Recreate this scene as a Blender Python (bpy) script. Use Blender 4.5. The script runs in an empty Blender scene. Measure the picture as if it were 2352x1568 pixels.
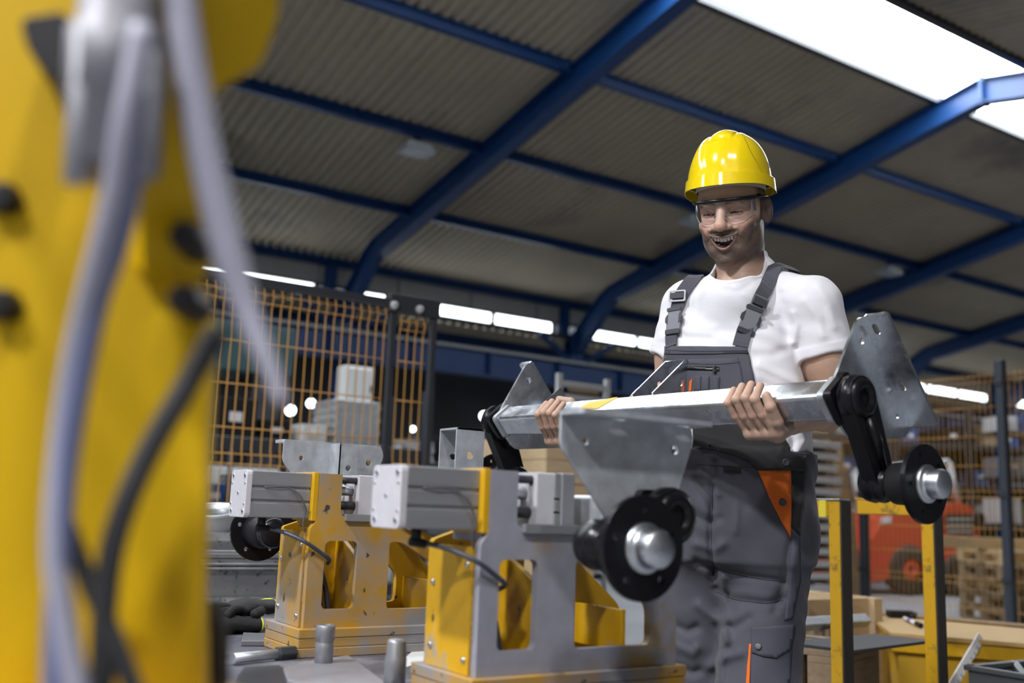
import bpy, math, random
import numpy as np
from mathutils import Matrix, Vector
from mathutils.geometry import tessellate_polygon
from mathutils.bvhtree import BVHTree

random.seed(7)
rng = np.random.default_rng(7)
scene = bpy.context.scene
col = scene.collection

# ------------------------------------------------------------------ camera
FPX = 2287.0
PITCH, ROLL, YAW = math.radians(9.64), math.radians(2.135), math.radians(33.4)
HC = 0.92
FWD = np.array([math.sin(YAW) * math.cos(PITCH), math.cos(YAW) * math.cos(PITCH), math.sin(PITCH)])
R0 = np.array([math.cos(YAW), -math.sin(YAW), 0.0])
U0 = np.cross(R0, FWD)
RT = math.cos(ROLL) * R0 + math.sin(ROLL) * U0
UP = -math.sin(ROLL) * R0 + math.cos(ROLL) * U0
CAM = np.array([0, 0, HC])
HOR = np.array([math.sin(YAW), math.cos(YAW), 0.0])      # horizontal view direction

def ray(x, y):
    return FWD + RT * (x - 1176) / FPX - UP * (y - 784) / FPX
def P(x, y, d):                       # point at horizontal distance d
    v = ray(x, y)
    return CAM + v * d / (v @ HOR)
def PL(x, y, axis, val):              # point on an axis-aligned plane
    v = ray(x, y)
    return CAM + v * (val - CAM[axis]) / v[axis]

cam_data = bpy.data.cameras.new('camera')
cam = bpy.data.objects.new('camera', cam_data)
col.objects.link(cam)
cam_data.sensor_width = 36
cam_data.lens = FPX / 2352 * 36
cam_data.clip_start = 0.02
cam_data.clip_end = 300
Mc = Matrix(((RT[0], UP[0], -FWD[0], 0), (RT[1], UP[1], -FWD[1], 0), (RT[2], UP[2], -FWD[2], HC), (0, 0, 0, 1)))
cam.matrix_world = Mc
cam_data.dof.use_dof = True
cam_data.dof.focus_distance = 2.36
cam_data.dof.aperture_fstop = 2.2
cam_data.dof.aperture_blades = 0
scene.camera = cam

# ------------------------------------------------------------------ world, exposure
world = bpy.data.worlds.new('overcast_sky')
scene.world = world
world.use_nodes = True
bg = world.node_tree.nodes['Background']
bg.inputs[0].default_value = (0.80, 0.90, 1.0, 1)
bg.inputs[1].default_value = 0.26
scene.view_settings.view_transform = 'Standard'
scene.view_settings.look = 'None'
scene.view_settings.exposure = 0.0
scene.view_settings.gamma = 1.0
scene.view_settings.use_curve_mapping = False
cy = scene.cycles
cy.max_bounces = 6; cy.diffuse_bounces = 3; cy.glossy_bounces = 3; cy.transmission_bounces = 4; cy.transparent_max_bounces = 8
cy.caustics_reflective = False; cy.caustics_refractive = False
cy.use_adaptive_sampling = True; cy.adaptive_threshold = 0.05; cy.adaptive_min_samples = 16
cy.use_denoising = True
SKY_EMIT = 14.0        # roof lights: daylight through milky sheets
STRIP_EMIT = 6.0      # clerestory strip
LAMP_W = 235.0        # each lit high-bay lamp

# ------------------------------------------------------------------ materials
MATS = {}
def mat(name, c, rough=0.5, metal=0.0, var=0.0, vscale=8.0, bump=0.0, bscale=60.0, c2=None, patch=0.0, pscale=3.0,
        spec=0.5, coat=0.0, attr=None, emit=None, estr=0.0, stretch=None, sheen=0.0, rvar=0.0, speck=None, sss=0.0):
    if name in MATS:
        return MATS[name]
    m = bpy.data.materials.new(name)
    m.use_nodes = True
    nt = m.node_tree
    N, Lk = nt.nodes, nt.links
    b = N['Principled BSDF']
    b.inputs['Roughness'].default_value = rough
    b.inputs['Metallic'].default_value = metal
    b.inputs['Specular IOR Level'].default_value = spec
    b.inputs['Coat Weight'].default_value = coat
    b.inputs['Base Color'].default_value = (*c, 1)
    if sheen:
        b.inputs['Sheen Weight'].default_value = sheen
    if sss:
        b.inputs['Subsurface Weight'].default_value = sss
        b.inputs['Subsurface Radius'].default_value = (0.012, 0.005, 0.003)
        b.inputs['Subsurface Scale'].default_value = 0.5
    tc = N.new('ShaderNodeTexCoord')
    src = tc.outputs['Object']
    if stretch:
        mp = N.new('ShaderNodeMapping')
        mp.inputs['Scale'].default_value = stretch
        Lk.new(src, mp.inputs[0]); src = mp.outputs[0]
    colour = None
    if attr:
        a = N.new('ShaderNodeAttribute'); a.attribute_name = attr
        colour = a.outputs['Color']
    if patch and c2:
        n = N.new('ShaderNodeTexNoise'); n.inputs['Scale'].default_value = pscale; n.inputs['Detail'].default_value = 5
        n.inputs['Roughness'].default_value = 0.65
        Lk.new(src, n.inputs[0])
        r = N.new('ShaderNodeValToRGB')
        r.color_ramp.elements[0].position = max(0.0, 0.62 - patch * 0.3); r.color_ramp.elements[1].position = 0.72 - patch * 0.12
        Lk.new(n.outputs[0], r.inputs[0])
        mx = N.new('ShaderNodeMix'); mx.data_type = 'RGBA'
        if colour: Lk.new(colour, mx.inputs[6])
        else: mx.inputs[6].default_value = (*c, 1)
        mx.inputs[7].default_value = (*c2, 1)
        Lk.new(r.outputs[0], mx.inputs[0])
        colour = mx.outputs[2]
    if var:
        n = N.new('ShaderNodeTexNoise'); n.inputs['Scale'].default_value = vscale; n.inputs['Detail'].default_value = 6
        n.inputs['Roughness'].default_value = 0.6
        Lk.new(src, n.inputs[0])
        mr = N.new('ShaderNodeMapRange')
        mr.inputs[1].default_value = 0.25; mr.inputs[2].default_value = 0.75
        mr.inputs[3].default_value = 1 - var; mr.inputs[4].default_value = 1 + var * 0.6
        Lk.new(n.outputs[0], mr.inputs[0])
        mu = N.new('ShaderNodeMix'); mu.data_type = 'RGBA'; mu.blend_type = 'MULTIPLY'; mu.inputs[0].default_value = 1
        if colour: Lk.new(colour, mu.inputs[6])
        else: mu.inputs[6].default_value = (*c, 1)
        Lk.new(mr.outputs[0], mu.inputs[7])
        colour = mu.outputs[2]
        if rvar:
            m2 = N.new('ShaderNodeMapRange')
            m2.inputs[1].default_value = 0.3; m2.inputs[2].default_value = 0.7
            m2.inputs[3].default_value = max(0.02, rough - rvar); m2.inputs[4].default_value = rough + rvar
            Lk.new(n.outputs[0], m2.inputs[0]); Lk.new(m2.outputs[0], b.inputs['Roughness'])
    if speck:
        sc_, am_, cs_ = speck
        n = N.new('ShaderNodeTexNoise'); n.inputs['Scale'].default_value = sc_; n.inputs['Detail'].default_value = 3
        Lk.new(src, n.inputs[0])
        r = N.new('ShaderNodeValToRGB'); r.color_ramp.elements[0].position = .70 - am_; r.color_ramp.elements[1].position = .74 - am_
        Lk.new(n.outputs[0], r.inputs[0])
        mx = N.new('ShaderNodeMix'); mx.data_type = 'RGBA'
        if colour: Lk.new(colour, mx.inputs[6])
        else: mx.inputs[6].default_value = (*c, 1)
        mx.inputs[7].default_value = (*cs_, 1)
        Lk.new(r.outputs[0], mx.inputs[0]); colour = mx.outputs[2]
    if colour:
        Lk.new(colour, b.inputs['Base Color'])
    if bump:
        n = N.new('ShaderNodeTexNoise'); n.inputs['Scale'].default_value = bscale; n.inputs['Detail'].default_value = 4
        Lk.new(src, n.inputs[0])
        bp = N.new('ShaderNodeBump'); bp.inputs['Strength'].default_value = bump; bp.inputs['Distance'].default_value = 0.01
        Lk.new(n.outputs[0], bp.inputs['Height']); Lk.new(bp.outputs[0], b.inputs['Normal'])
    if emit:
        b.inputs['Emission Color'].default_value = (*emit, 1)
        b.inputs['Emission Strength'].default_value = estr
    MATS[name] = m
    return m

def clear_mat(name, tint=(1, 1, 1), gloss=0.06):
    m = bpy.data.materials.new(name); m.use_nodes = True
    nt = m.node_tree; nt.nodes.clear()
    o = nt.nodes.new('ShaderNodeOutputMaterial'); t = nt.nodes.new('ShaderNodeBsdfTransparent'); g = nt.nodes.new('ShaderNodeBsdfGlossy')
    fr = nt.nodes.new('ShaderNodeFresnel'); fr.inputs[0].default_value = 1.18
    mx = nt.nodes.new('ShaderNodeMixShader')
    t.inputs[0].default_value = (*tint, 1); g.inputs['Roughness'].default_value = gloss
    nt.links.new(fr.outputs[0], mx.inputs[0]); nt.links.new(t.outputs[0], mx.inputs[1]); nt.links.new(g.outputs[0], mx.inputs[2])
    nt.links.new(mx.outputs[0], o.inputs[0])
    return m

GALV = mat('galvanised_steel', (0.60, 0.64, 0.68), 0.42, 0.55, var=0.28, vscale=26, rvar=0.10)
GALVD = mat('dull_galvanised_steel', (0.50, 0.53, 0.56), 0.46, 0.75, var=0.25, vscale=14, rvar=0.1)
STEEL = mat('bright_machined_steel', (0.62, 0.66, 0.70), 0.34, 1.0, var=0.15, vscale=30)
ALU = mat('anodised_aluminium', (0.30, 0.305, 0.32), 0.48, 0.45, var=0.10, vscale=6, stretch=(0.4, 6, 6))
ALUW = mat('white_milled_aluminium', (0.64, 0.63, 0.67), 0.45, 0.2, var=0.08, vscale=40)
GALVS = mat('bright_galvanised_steel', (0.70, 0.73, 0.77), 0.24, 1.0, var=0.25, vscale=22, rvar=0.07)
BLACK = mat('black_gloss_paint', (0.008, 0.008, 0.010), 0.27, 0.0, var=0.2, vscale=20, spec=0.25)
BLKM = mat('black_matt_plastic', (0.012, 0.012, 0.014), 0.5, spec=0.3)
YEL = mat('yellow_machine_paint', (0.66, 0.37, 0.005), 0.42, 0, var=0.15, vscale=9, c2=(0.30, 0.30, 0.30), patch=0.2, pscale=9, bump=0.02, speck=(34, .01, (.06, .05, .045)))
YELW = mat('worn_yellow_paint', (0.56, 0.30, 0.015), 0.5, 0, var=0.25, vscale=12, c2=(0.25, 0.245, 0.25), patch=0.75, pscale=6.0, bump=0.03, speck=(42, .04, (.05, .045, .045)))
GREYP = mat('grey_sprayed_paint', (0.30, 0.30, 0.345), 0.5, 0, var=0.13, vscale=30, c2=(0.33, 0.22, 0.06), patch=0.25, pscale=5, bump=0.03)
TABLE = mat('grey_welding_table', (0.12, 0.122, 0.15), 0.45, 0.2, var=0.3, vscale=9, c2=(0.36, 0.36, 0.40), patch=0.45, pscale=6, bump=0.04, bscale=90, speck=(60, .03, (.03, .03, .035)))
BLUE = mat('blue_structural_paint', (0.005, 0.045, 0.170), 0.42, 0, var=0.12, vscale=3)
SHEET = mat('beige_corrugated_sheet', (0.45, 0.395, 0.30), 0.6, 0, var=0.16, vscale=0.7, c2=(0.22, 0.20, 0.165), patch=0.22, pscale=0.35)
PANEL = mat('grey_wall_panel', (0.36, 0.37, 0.36), 0.7, 0, var=0.12, vscale=1.2)
CONC = mat('concrete_floor', (0.25, 0.26, 0.28), 0.55, 0, var=0.2, vscale=1.3, bump=0.02)
DKGREY = mat('anthracite_paint', (0.035, 0.038, 0.046), 0.45, 0, var=0.1, vscale=10)
WIRE = mat('ochre_coated_wire', (0.60, 0.32, 0.07), 0.5)
WOOD = mat('pale_pine_wood', (0.60, 0.45, 0.27), 0.65, 0, var=0.2, vscale=7, stretch=(1, 9, 9))
WOODD = mat('weathered_pallet_wood', (0.30, 0.22, 0.14), 0.75, 0, var=0.3, vscale=6, stretch=(1, 8, 8))
PLY = mat('ochre_plywood_top', (0.52, 0.33, 0.11), 0.5, 0, var=0.12, vscale=5, stretch=(1, 6, 6))
RED = mat('red_orange_vehicle_paint', (0.60, 0.070, 0.030), 0.35, 0, coat=0.3, var=0.06, vscale=4)
RUB = mat('black_rubber', (0.022, 0.022, 0.024), 0.75)
WHITE = mat('white_enamel', (0.72, 0.74, 0.74), 0.5, 0, var=0.06)
LGREY = mat('light_grey_enamel', (0.45, 0.47, 0.48), 0.5, 0, var=0.08)
PLAST = mat('grey_plastic_crate', (0.10, 0.11, 0.115), 0.5)
LENSW = mat('milky_lamp_cover', (0.42, 0.47, 0.50), 0.3, 0)

# ------------------------------------------------------------------ mesh helpers
ORD = ['first', 'second', 'third', 'fourth', 'fifth', 'sixth', 'seventh']
def ident(): return Matrix.Identity(4)

class MB:
    def __init__(s):
        s.v, s.f, s.sm = [], [], []
    def add(s, verts, faces, smooth=False):
        o = len(s.v)
        s.v += [tuple(map(float, p)) for p in verts]
        s.f += [tuple(i + o for i in f) for f in faces]
        s.sm += [smooth] * len(faces)
        return s
    def box(s, c, d, rot=None):
        x, y, z = (k / 2 for k in d)
        q = [Vector(p) for p in ((-x, -y, -z), (x, -y, -z), (x, y, -z), (-x, y, -z), (-x, -y, z), (x, -y, z), (x, y, z), (-x, y, z))]
        if rot is not None:
            q = [rot @ p for p in q]
        return s.add([p + Vector(c) for p in q], [(0, 3, 2, 1), (4, 5, 6, 7), (0, 1, 5, 4), (1, 2, 6, 5), (2, 3, 7, 6), (3, 0, 4, 7)])
    def bb(s, lo, hi):
        return s.box([(a + b) / 2 for a, b in zip(lo, hi)], [abs(b - a) for a, b in zip(lo, hi)])
    def cyl(s, p0, p1, r0, r1=None, n=24, caps=True, smooth=True):
        r1 = r0 if r1 is None else r1
        p0, p1 = Vector(p0), Vector(p1)
        a = (p1 - p0).normalized()
        t = Vector((0, 0, 1)) if abs(a.z) < 0.9 else Vector((1, 0, 0))
        u = a.cross(t).normalized(); w = a.cross(u)
        v = []
        for p, r in ((p0, r0), (p1, r1)):
            for k in range(n):
                an = 2 * math.pi * k / n
                v.append(p + (u * math.cos(an) + w * math.sin(an)) * r)
        o = len(s.v)
        s.add(v, [(k, k + n, (k + 1) % n + n, (k + 1) % n) for k in range(n)], smooth)
        if caps:
            s.f += [tuple(o + k for k in range(n)), tuple(o + n + k for k in reversed(range(n)))]
            s.sm += [False, False]
        return s
    def lathe(s, p0, axis, prof, n=36, smooth=True):
        """prof: list of (distance along axis, radius)"""
        p0, a = Vector(p0), Vector(axis).normalized()
        t = Vector((0, 0, 1)) if abs(a.z) < 0.9 else Vector((1, 0, 0))
        u = a.cross(t).normalized(); w = a.cross(u)
        v, f = [], []
        for (h, r) in prof:
            for k in range(n):
                an = 2 * math.pi * k / n
                v.append(p0 + a * h + (u * math.cos(an) + w * math.sin(an)) * max(r, 1e-5))
        for i in range(len(prof) - 1):
            for k in range(n):
                f.append((i * n + k, (i + 1) * n + k, (i + 1) * n + (k + 1) % n, i * n + (k + 1) % n))
        return s.add(v, f, smooth)
    def tube(s, pts, r, n=10, smooth=True, close=False):
        pts = [Vector(p) for p in pts]
        m = len(pts)
        rs = r if hasattr(r, '__len__') else [r] * m
        v, f = [], []
        prev = None
        for i, p in enumerate(pts):
            if close: a = (pts[(i + 1) % m] - pts[i - 1]).normalized()
            else: a = (pts[min(i + 1, m - 1)] - pts[max(i - 1, 0)]).normalized()
            if prev is None:
                t = Vector((0, 0, 1)) if abs(a.z) < 0.9 else Vector((1, 0, 0))
                u = a.cross(t).normalized()
            else:
                u = (prev - a * prev.dot(a)).normalized()
            prev = u
            w = a.cross(u)
            for k in range(n):
                an = 2 * math.pi * k / n
                v.append(p + (u * math.cos(an) + w * math.sin(an)) * rs[i])
        for i in range(m if close else m - 1):
            j = (i + 1) % m
            for k in range(n):
                f.append((i * n + k, i * n + (k + 1) % n, j * n + (k + 1) % n, j * n + k))
        if not close:
            f += [tuple(reversed(range(n))), tuple((m - 1) * n + k for k in range(n))]
        return s.add(v, f, smooth)
    def prism(s, outer, holes, origin, ex, ey, ez, depth):
        """flat plate with holes: 2D outlines in (ex, ey), extruded along ez by depth"""
        origin, ex, ey, ez = Vector(origin), Vector(ex), Vector(ey), Vector(ez)
        loops = [list(outer)] + [list(h) for h in holes]
        def area(l): return sum(l[i - 1][0] * l[i][1] - l[i][0] * l[i - 1][1] for i in range(len(l))) / 2
        for i, l in enumerate(loops):
            if (area(l) < 0) == (i == 0): l.reverse()
        flat = [p for l in loops for p in l]
        tris = tessellate_polygon([[Vector((p[0], p[1], 0)) for p in l] for l in loops])
        n = len(flat)
        flip = ex.cross(ey).dot(ez) * depth < 0
        v = [origin + ex * p[0] + ey * p[1] for p in flat] + [origin + ex * p[0] + ey * p[1] + ez * depth for p in flat]
        f = []
        for t in tris:
            t = tuple(t)
            a = sum(flat[t[i - 1]][0] * flat[t[i]][1] - flat[t[i]][0] * flat[t[i - 1]][1] for i in range(3))
            if a < 0: t = t[::-1]
            if flip: t = t[::-1]
            f.append(t[::-1]); f.append(tuple(k + n for k in t))
        o = 0
        for l in loops:
            m = len(l)
            for i in range(m):
                j = (i + 1) % m
                q = (o + i, o + j, o + j + n, o + i + n)
                f.append(q[::-1] if flip else q)
            o += m
        return s.add(v, f)
    def build(s, name, m, parent=None, world=True, bevel=0.0, seg=2, mats=None, fm=None):
        v = s.v
        if parent is not None and world:
            inv = root_inv(parent)
            v = [tuple(inv @ Vector(p)) for p in v]
        me = bpy.data.meshes.new(name)
        me.from_pydata(v, [], s.f)
        me.polygons.foreach_set('use_smooth', s.sm)
        if mats:
            for k in mats: me.materials.append(k)
            me.polygons.foreach_set('material_index', fm)
        else:
            me.materials.append(m)
        me.update()
        return link(name, me, parent, bevel, seg)

def link(name, me, parent=None, bevel=0.0, seg=2):
    o = bpy.data.objects.new(name, me)
    col.objects.link(o)
    if parent is not None: o.parent = parent
    if bevel:
        b = o.modifiers.new('bevel', 'BEVEL'); b.width = bevel; b.segments = seg; b.limit_method = 'ANGLE'; b.angle_limit = math.radians(40)
        b.harden_normals = False
    return o

def root_inv(o):
    while o.parent is not None: o = o.parent
    return o.matrix_basis.inverted()

def tag(o, label=None, cat=None, group=None, kind=None):
    if label: o['label'] = label
    if cat: o['category'] = cat
    if group: o['group'] = group
    if kind: o['kind'] = kind
    return o

def thing(name, label, cat, loc=(0, 0, 0), group=None, kind=None, mtx=None):
    o = bpy.data.objects.new(name, None)
    o.empty_display_size = 0.05
    col.objects.link(o)
    o.matrix_basis = mtx if mtx is not None else Matrix.Translation(Vector([float(k) for k in loc]))
    return tag(o, label, cat, group, kind)

def copy_tree(o, parent=None):
    c = o.copy(); col.objects.link(c); c.parent = parent
    for ch in o.children: copy_tree(ch, c)
    return c

def rrect(x0, y0, x1, y1, r, n=4):
    pts = []
    for cx, cy, a0 in ((x1 - r, y1 - r, 0), (x0 + r, y1 - r, 90), (x0 + r, y0 + r, 180), (x1 - r, y0 + r, 270)):
        for k in range(n + 1):
            a = math.radians(a0 + 90 * k / n)
            pts.append((cx + r * math.cos(a), cy + r * math.sin(a)))
    return pts
def circ(cx, cy, r, n=14):
    return [(cx + r * math.cos(2 * math.pi * k / n), cy + r * math.sin(2 * math.pi * k / n)) for k in range(n)]
def rpoly(pts, r, n=4):
    """round the corners of a polygon"""
    out = []
    m = len(pts)
    rr = r if hasattr(r, '__len__') else [r] * m
    for i in range(m):
        p0, p1, p2 = Vector(pts[i - 1]), Vector(pts[i]), Vector(pts[(i + 1) % m])
        d = min(rr[i], (p0 - p1).length * 0.45, (p2 - p1).length * 0.45)
        a, b = p1 + (p0 - p1).normalized() * d, p1 + (p2 - p1).normalized() * d
        if d < 1e-5:
            out.append(tuple(p1)); continue
        for k in range(n + 1):
            t = k / n
            out.append(tuple(a * (1 - t) ** 2 + p1 * 2 * t * (1 - t) + b * t * t))
    return out
def bez(pts, n=24):
    """Catmull-Rom through control points"""
    pts = [np.array(p, float) for p in pts]
    q = [2 * pts[0] - pts[1]] + pts + [2 * pts[-1] - pts[-2]]
    out = []
    per = max(2, n // (len(pts) - 1))
    for i in range(1, len(q) - 2):
        for k in range(per):
            t = k / per
            a, b, c, d = q[i - 1], q[i], q[i + 1], q[i + 2]
            out.append(0.5 * ((2 * b) + (c - a) * t + (2 * a - 5 * b + 4 * c - d) * t * t + (3 * b - a - 3 * c + d) * t ** 3))
    out.append(pts[-1])
    return out
# ================================================================== the hall
RIDGE_Y, SL = 7.1, 0.2
def zroof(y): return 8.40 - SL * y if y >= RIDGE_Y else 8.40 - SL * (2 * RIDGE_Y - y)
X0, X1 = -9.0, 46.0
RAFT_X = [-3.22 + 5.12 * k for k in range(10)]      # 7.02 and 12.14 are the two in full view

m = MB(); m.bb((-14, -14, -0.12), (X1, 25, 0)); fl = m.build('floor', CONC); tag(fl, 'grey concrete hall floor', kind='structure')

def corrugated(name, ya, za, yb, zb, label, xa=X0, xb=X1, pitch=0.155, amp=0.026, mt=SHEET):
    n = int((xb - xa) / pitch)
    xs, zs = [], []
    for i in range(n):
        for fx, h in ((0, -1), (0.3, -1), (0.5, 1), (0.8, 1)):
            xs.append(xa + (i + fx) * pitch); zs.append(h * amp)
    k = len(xs)
    v = [(xs[i], ya, za + zs[i]) for i in range(k)] + [(xs[i], yb, zb + zs[i]) for i in range(k)]
    f = [(i, i + 1, k + i + 1, k + i) for i in range(k - 1)]
    mb = MB(); mb.add(v, f)
    o = mb.build(name, mt)
    return tag(o, label, kind='structure')
SKY_A, SKY_B = 7.77, 6.43
corrugated('ceiling', SKY_A, zroof(SKY_A), 16.05, zroof(16.05), 'beige corrugated roof sheets on the far slope')
corrugated('ceiling', -2.0, zroof(-2.0), SKY_B, zroof(SKY_B), 'beige corrugated roof sheets on the slope beyond the ridge')

# roof light along the ridge: milky sheets, each its own panel
def emit_mat(name, c, s):
    mm = mat(name, (0.8, 0.85, 0.9), 0.5, emit=c, estr=s)
    return mm
SKYM = emit_mat('milky_daylight_sheet', (0.93, 0.97, 1.0), SKY_EMIT)
STRM = emit_mat('daylight_window_pane', (0.90, 0.96, 1.0), STRIP_EMIT)
for side, (ya, yb, lab) in enumerate(((SKY_A, RIDGE_Y, 'white translucent roof light on the near side of the ridge'), (RIDGE_Y, SKY_B, 'white translucent roof light on the slope past the ridge'))):
    w = thing('window_%d' % (side + 1), lab, None, (0, ya, zroof(ya)), kind='structure')
    x = X0
    while x < X1:
        mb = MB(); xe = x + 1.27
        za, zb = zroof(ya), zroof(yb)
        mb.add([(x, ya, za), (xe, ya, za), (xe, yb, zb), (x, yb, zb), (x, ya, za + .03), (xe, ya, za + .03), (xe, yb, zb + .03), (x, yb, zb + .03)],
               [(0, 1, 2, 3), (7, 6, 5, 4), (0, 4, 5, 1), (2, 6, 7, 3), (1, 5, 6, 2), (0, 3, 7, 4)])
        mb.build('translucent_panel', SKYM, w)
        x += 1.28
    mb = MB(); mb.bb((X0, (ya if side == 0 else yb) - .05, zroof(ya if side == 0 else yb) - .10), (X1, (ya if side == 0 else yb) + .05, zroof(ya if side == 0 else yb) + .0))
    mb.build('edge_beam', DKGREY, w)

IPROF = lambda w, h, tf=.018, tw=.012: [(-w, -h), (w, -h), (w, -h + tf), (tw, -h + tf), (tw, h - tf), (w, h - tf), (w, h), (-w, h), (-w, h - tf), (-tw, h - tf), (-tw, -h + tf), (-w, -h + tf)]
def ibeam(mb, path, w, h):
    """I section swept along a polyline in a plane x = const; h may be a list"""
    n = len(path); pr = []
    for i in range(n):
        a = Vector(path[max(i - 1, 0)]); b = Vector(path[min(i + 1, n - 1)])
        p = Vector(path[i])
        t0 = (p - a).normalized() if i else (b - p).normalized()
        t1 = (b - p).normalized() if i < n - 1 else t0
        t = (t0 + t1).normalized()
        nn = Vector((0, t.z, -t.y)); nn = -nn if nn.z < 0 else nn
        sc = 1 / max(0.5, t.dot(t0))
        hh = h[i] if hasattr(h, '__len__') else h
        pr.append([p + Vector((1, 0, 0)) * q[0] + nn * q[1] * sc for q in IPROF(w, hh)])
    k = 12
    v = [q for r in pr for q in r]
    f = [(i * k + j, i * k + (j + 1) % k, (i + 1) * k + (j + 1) % k, (i + 1) * k + j) for i in range(n - 1) for j in range(k)]
    f += [tuple(range(k)), tuple((n - 1) * k + j for j in reversed(range(k)))]
    mb.add(v, f)
for i, rx in enumerate(RAFT_X):
    r = thing('roof_frame', None, None, (rx, 16.0, 0), kind='structure')
    if i == 2: r['label'] = 'blue steel roof frame crossing the ceiling above the mesh fence'
    elif i == 3: r['label'] = 'blue steel roof frame running up behind the hard hat to the roof light'
    else: r['label'] = 'blue steel roof frame further along the hall'; r['group'] = 'roof frames along the hall'
    zc = lambda y: zroof(y) - 0.27
    mb = MB(); ibeam(mb, [(rx, RIDGE_Y, zc(RIDGE_Y)), (rx, 14.85, zc(14.85) + .02), (rx, 15.1, zc(15.1) - .06), (rx, 16.05, 4.25)], .10, [.17, .17, .18, .20])
    mb.build('rafter', BLUE, r)
    mb = MB(); ibeam(mb, [(rx, -1.9, zc(-1.9)), (rx, RIDGE_Y, zc(RIDGE_Y))], .10, .17)
    mb.build('rafter', BLUE, r)
    mb = MB(); mb.bb((rx - .1, RIDGE_Y - .02, zc(RIDGE_Y) - .2), (rx + .1, RIDGE_Y + .02, zc(RIDGE_Y) + .2)); mb.build('ridge_plate', BLUE, r)
    mb = MB(); mb.bb((rx - .15, 15.98, 0), (rx + .15, 16.0, 4.55)); mb.bb((rx - .15, 16.22, 0), (rx + .15, 16.24, 4.55)); mb.bb((rx - .012, 15.98, 0), (rx + .012, 16.24, 4.55))
    mb.build('column', BLUE, r)
    for s_ in (-1, 1):
        mb = MB(); mb.tube([(rx + s_ * .12, 15.95, 3.9), (rx + s_ * 0.95, 15.98, 4.42)], .06, 6, False); mb.build('knee_brace', BLUE, r)
    mb = MB(); mb.bb((rx - .42, 15.98, 4.5), (rx - .22, 16.12, 5.1)); mb.build('stub_post', BLUE, r)
for i, y in enumerate((9.47, 11.6, 13.74, 16.0, 4.73, 2.6, 0.46, -1.8)):
    z = zroof(y) - .02
    mb = MB()
    mb.bb((X0, y - .055, z - .145), (X1, y + .055, z - .13)); mb.bb((X0, y - .055, z - .015), (X1, y + .055, z)); mb.bb((X0, y - .008, z - .13), (X1, y + .008, z - .015))
    o = mb.build('purlin', BLUE)
    tag(o, ['blue purlin on the far slope, first below the roof light', 'blue purlin on the far slope that carries the grey lamps',
            'blue purlin on the far slope, lowest above the eaves', 'blue eaves beam along the top of the grey wall panels'][i] if i < 4 else 'blue purlin on the slope beyond the ridge', None,
        None if i < 4 else 'purlins beyond the ridge', 'structure')

# upper wall band with panels, clerestory strip, beam below it
wall = thing('wall_far', 'grey upper wall of flat panels under the eaves', None, (X0, 16.1, 4.7), kind='structure')
x = X0; k = 0
while x < X1:
    mb = MB(); mb.bb((x + .012, 16.06, 4.70), (x + 1.55 - .012, 16.12 , 5.17)); mb.build('wall_panel', PANEL, wall, bevel=.006, seg=1)
    x += 1.55; k += 1
mb = MB(); mb.bb((X0, 16.12, 4.70), (X1, 16.2, 5.2)); mb.build('backing', DKGREY, wall)
for k, rx in enumerate(RAFT_X[:-1]):
    w = thing('window_%d' % (k + 3), 'bright low strip window in the bay between two blue columns', None, (rx, 16.1, 4.48), kind='structure', group='strip windows under the wall panels')
    a, b = rx + .22, rx + 5.12 - .55
    n = 3
    for q in range(n):
        xa = a + (b - a) * q / n; xb = a + (b - a) * (q + 1) / n
        mb = MB(); mb.bb((xa + .05, 16.09, 4.50), (xb - .05, 16.11, 4.68)); mb.build('pane', STRM, w)
    mb = MB()
    mb.bb((rx, 16.05, 4.40), (rx + 5.12, 16.16, 4.49)); mb.bb((rx, 16.05, 4.685), (rx + 5.12, 16.14, 4.72))
    for q in range(n + 1):
        xa = a + (b - a) * q / n; mb.bb((xa - .045, 16.06, 4.45), (xa + .045, 16.13, 4.70))
    mb.build('window_frame', DKGREY, w)

# crane girder under the strip and the neighbouring bay behind it
cg = thing('crane_girder', 'deep blue crane girder running along the far side of the hall', 'girder', (X0, 15.7, 3.4))
mb = MB(); mb.bb((X0, 15.68, 3.40), (X1, 15.70, 3.84)); mb.build('web', BLUE, cg)
mb = MB(); mb.bb((X0, 15.56, 3.84), (X1, 15.82, 3.88)); mb.build('flange', LGREY, cg)
mb = MB(); mb.bb((X0, 15.56, 3.36), (X1, 15.82, 3.40)); mb.build('flange', BLUE, cg)
for k in range(34):
    mb = MB(); mb.bb((X0 + 1.2 + k * 1.6, 15.57, 3.40), (X0 + 1.23 + k * 1.6, 15.68, 3.84)); mb.build('stiffener', BLUE, cg)
corrugated('ceiling', 16.2, 4.40, 24.5, 4.95, 'beige corrugated roof of the neighbouring bay', pitch=.2)
for q, y in enumerate((17.6, 19.4, 21.4)):
    mb = MB(); z = 4.40 + (y - 16.2) * .066
    mb.bb((X0, y - .05, z - .2), (X1, y + .05, z - .03)); tag(mb.build('purlin', BLUE), 'blue purlin of the neighbouring bay', None, 'purlins of the neighbouring bay', 'structure')
DARKW = mat('dark_back_wall', (0.06, 0.065, 0.075), 0.8, 0, var=0.3, vscale=0.6)
mb = MB(); mb.bb((X0, 24.5, 0), (X1, 24.6, 5.2)); tag(mb.build('wall_back', DARKW), 'dark wall closing the neighbouring bay', kind='structure')
mb = MB(); mb.bb((X0, -2.3, 0), (X1, -2.2, 5.3)); tag(mb.build('wall_light_block', mat('grey_rendered_wall', (.16, .16, .165), .8, 0, var=.15, vscale=.8)), 'unseen grey wall added behind the camera to block sky light', kind='structure')  # out of view, added to keep sky light off the axle plates
mb = MB(); mb.bb((X1, -2, 0), (X1 + .1, 25, 7.2)); tag(mb.build('wall_end', DARKW), 'dark gable wall at the far end', kind='structure')

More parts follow.
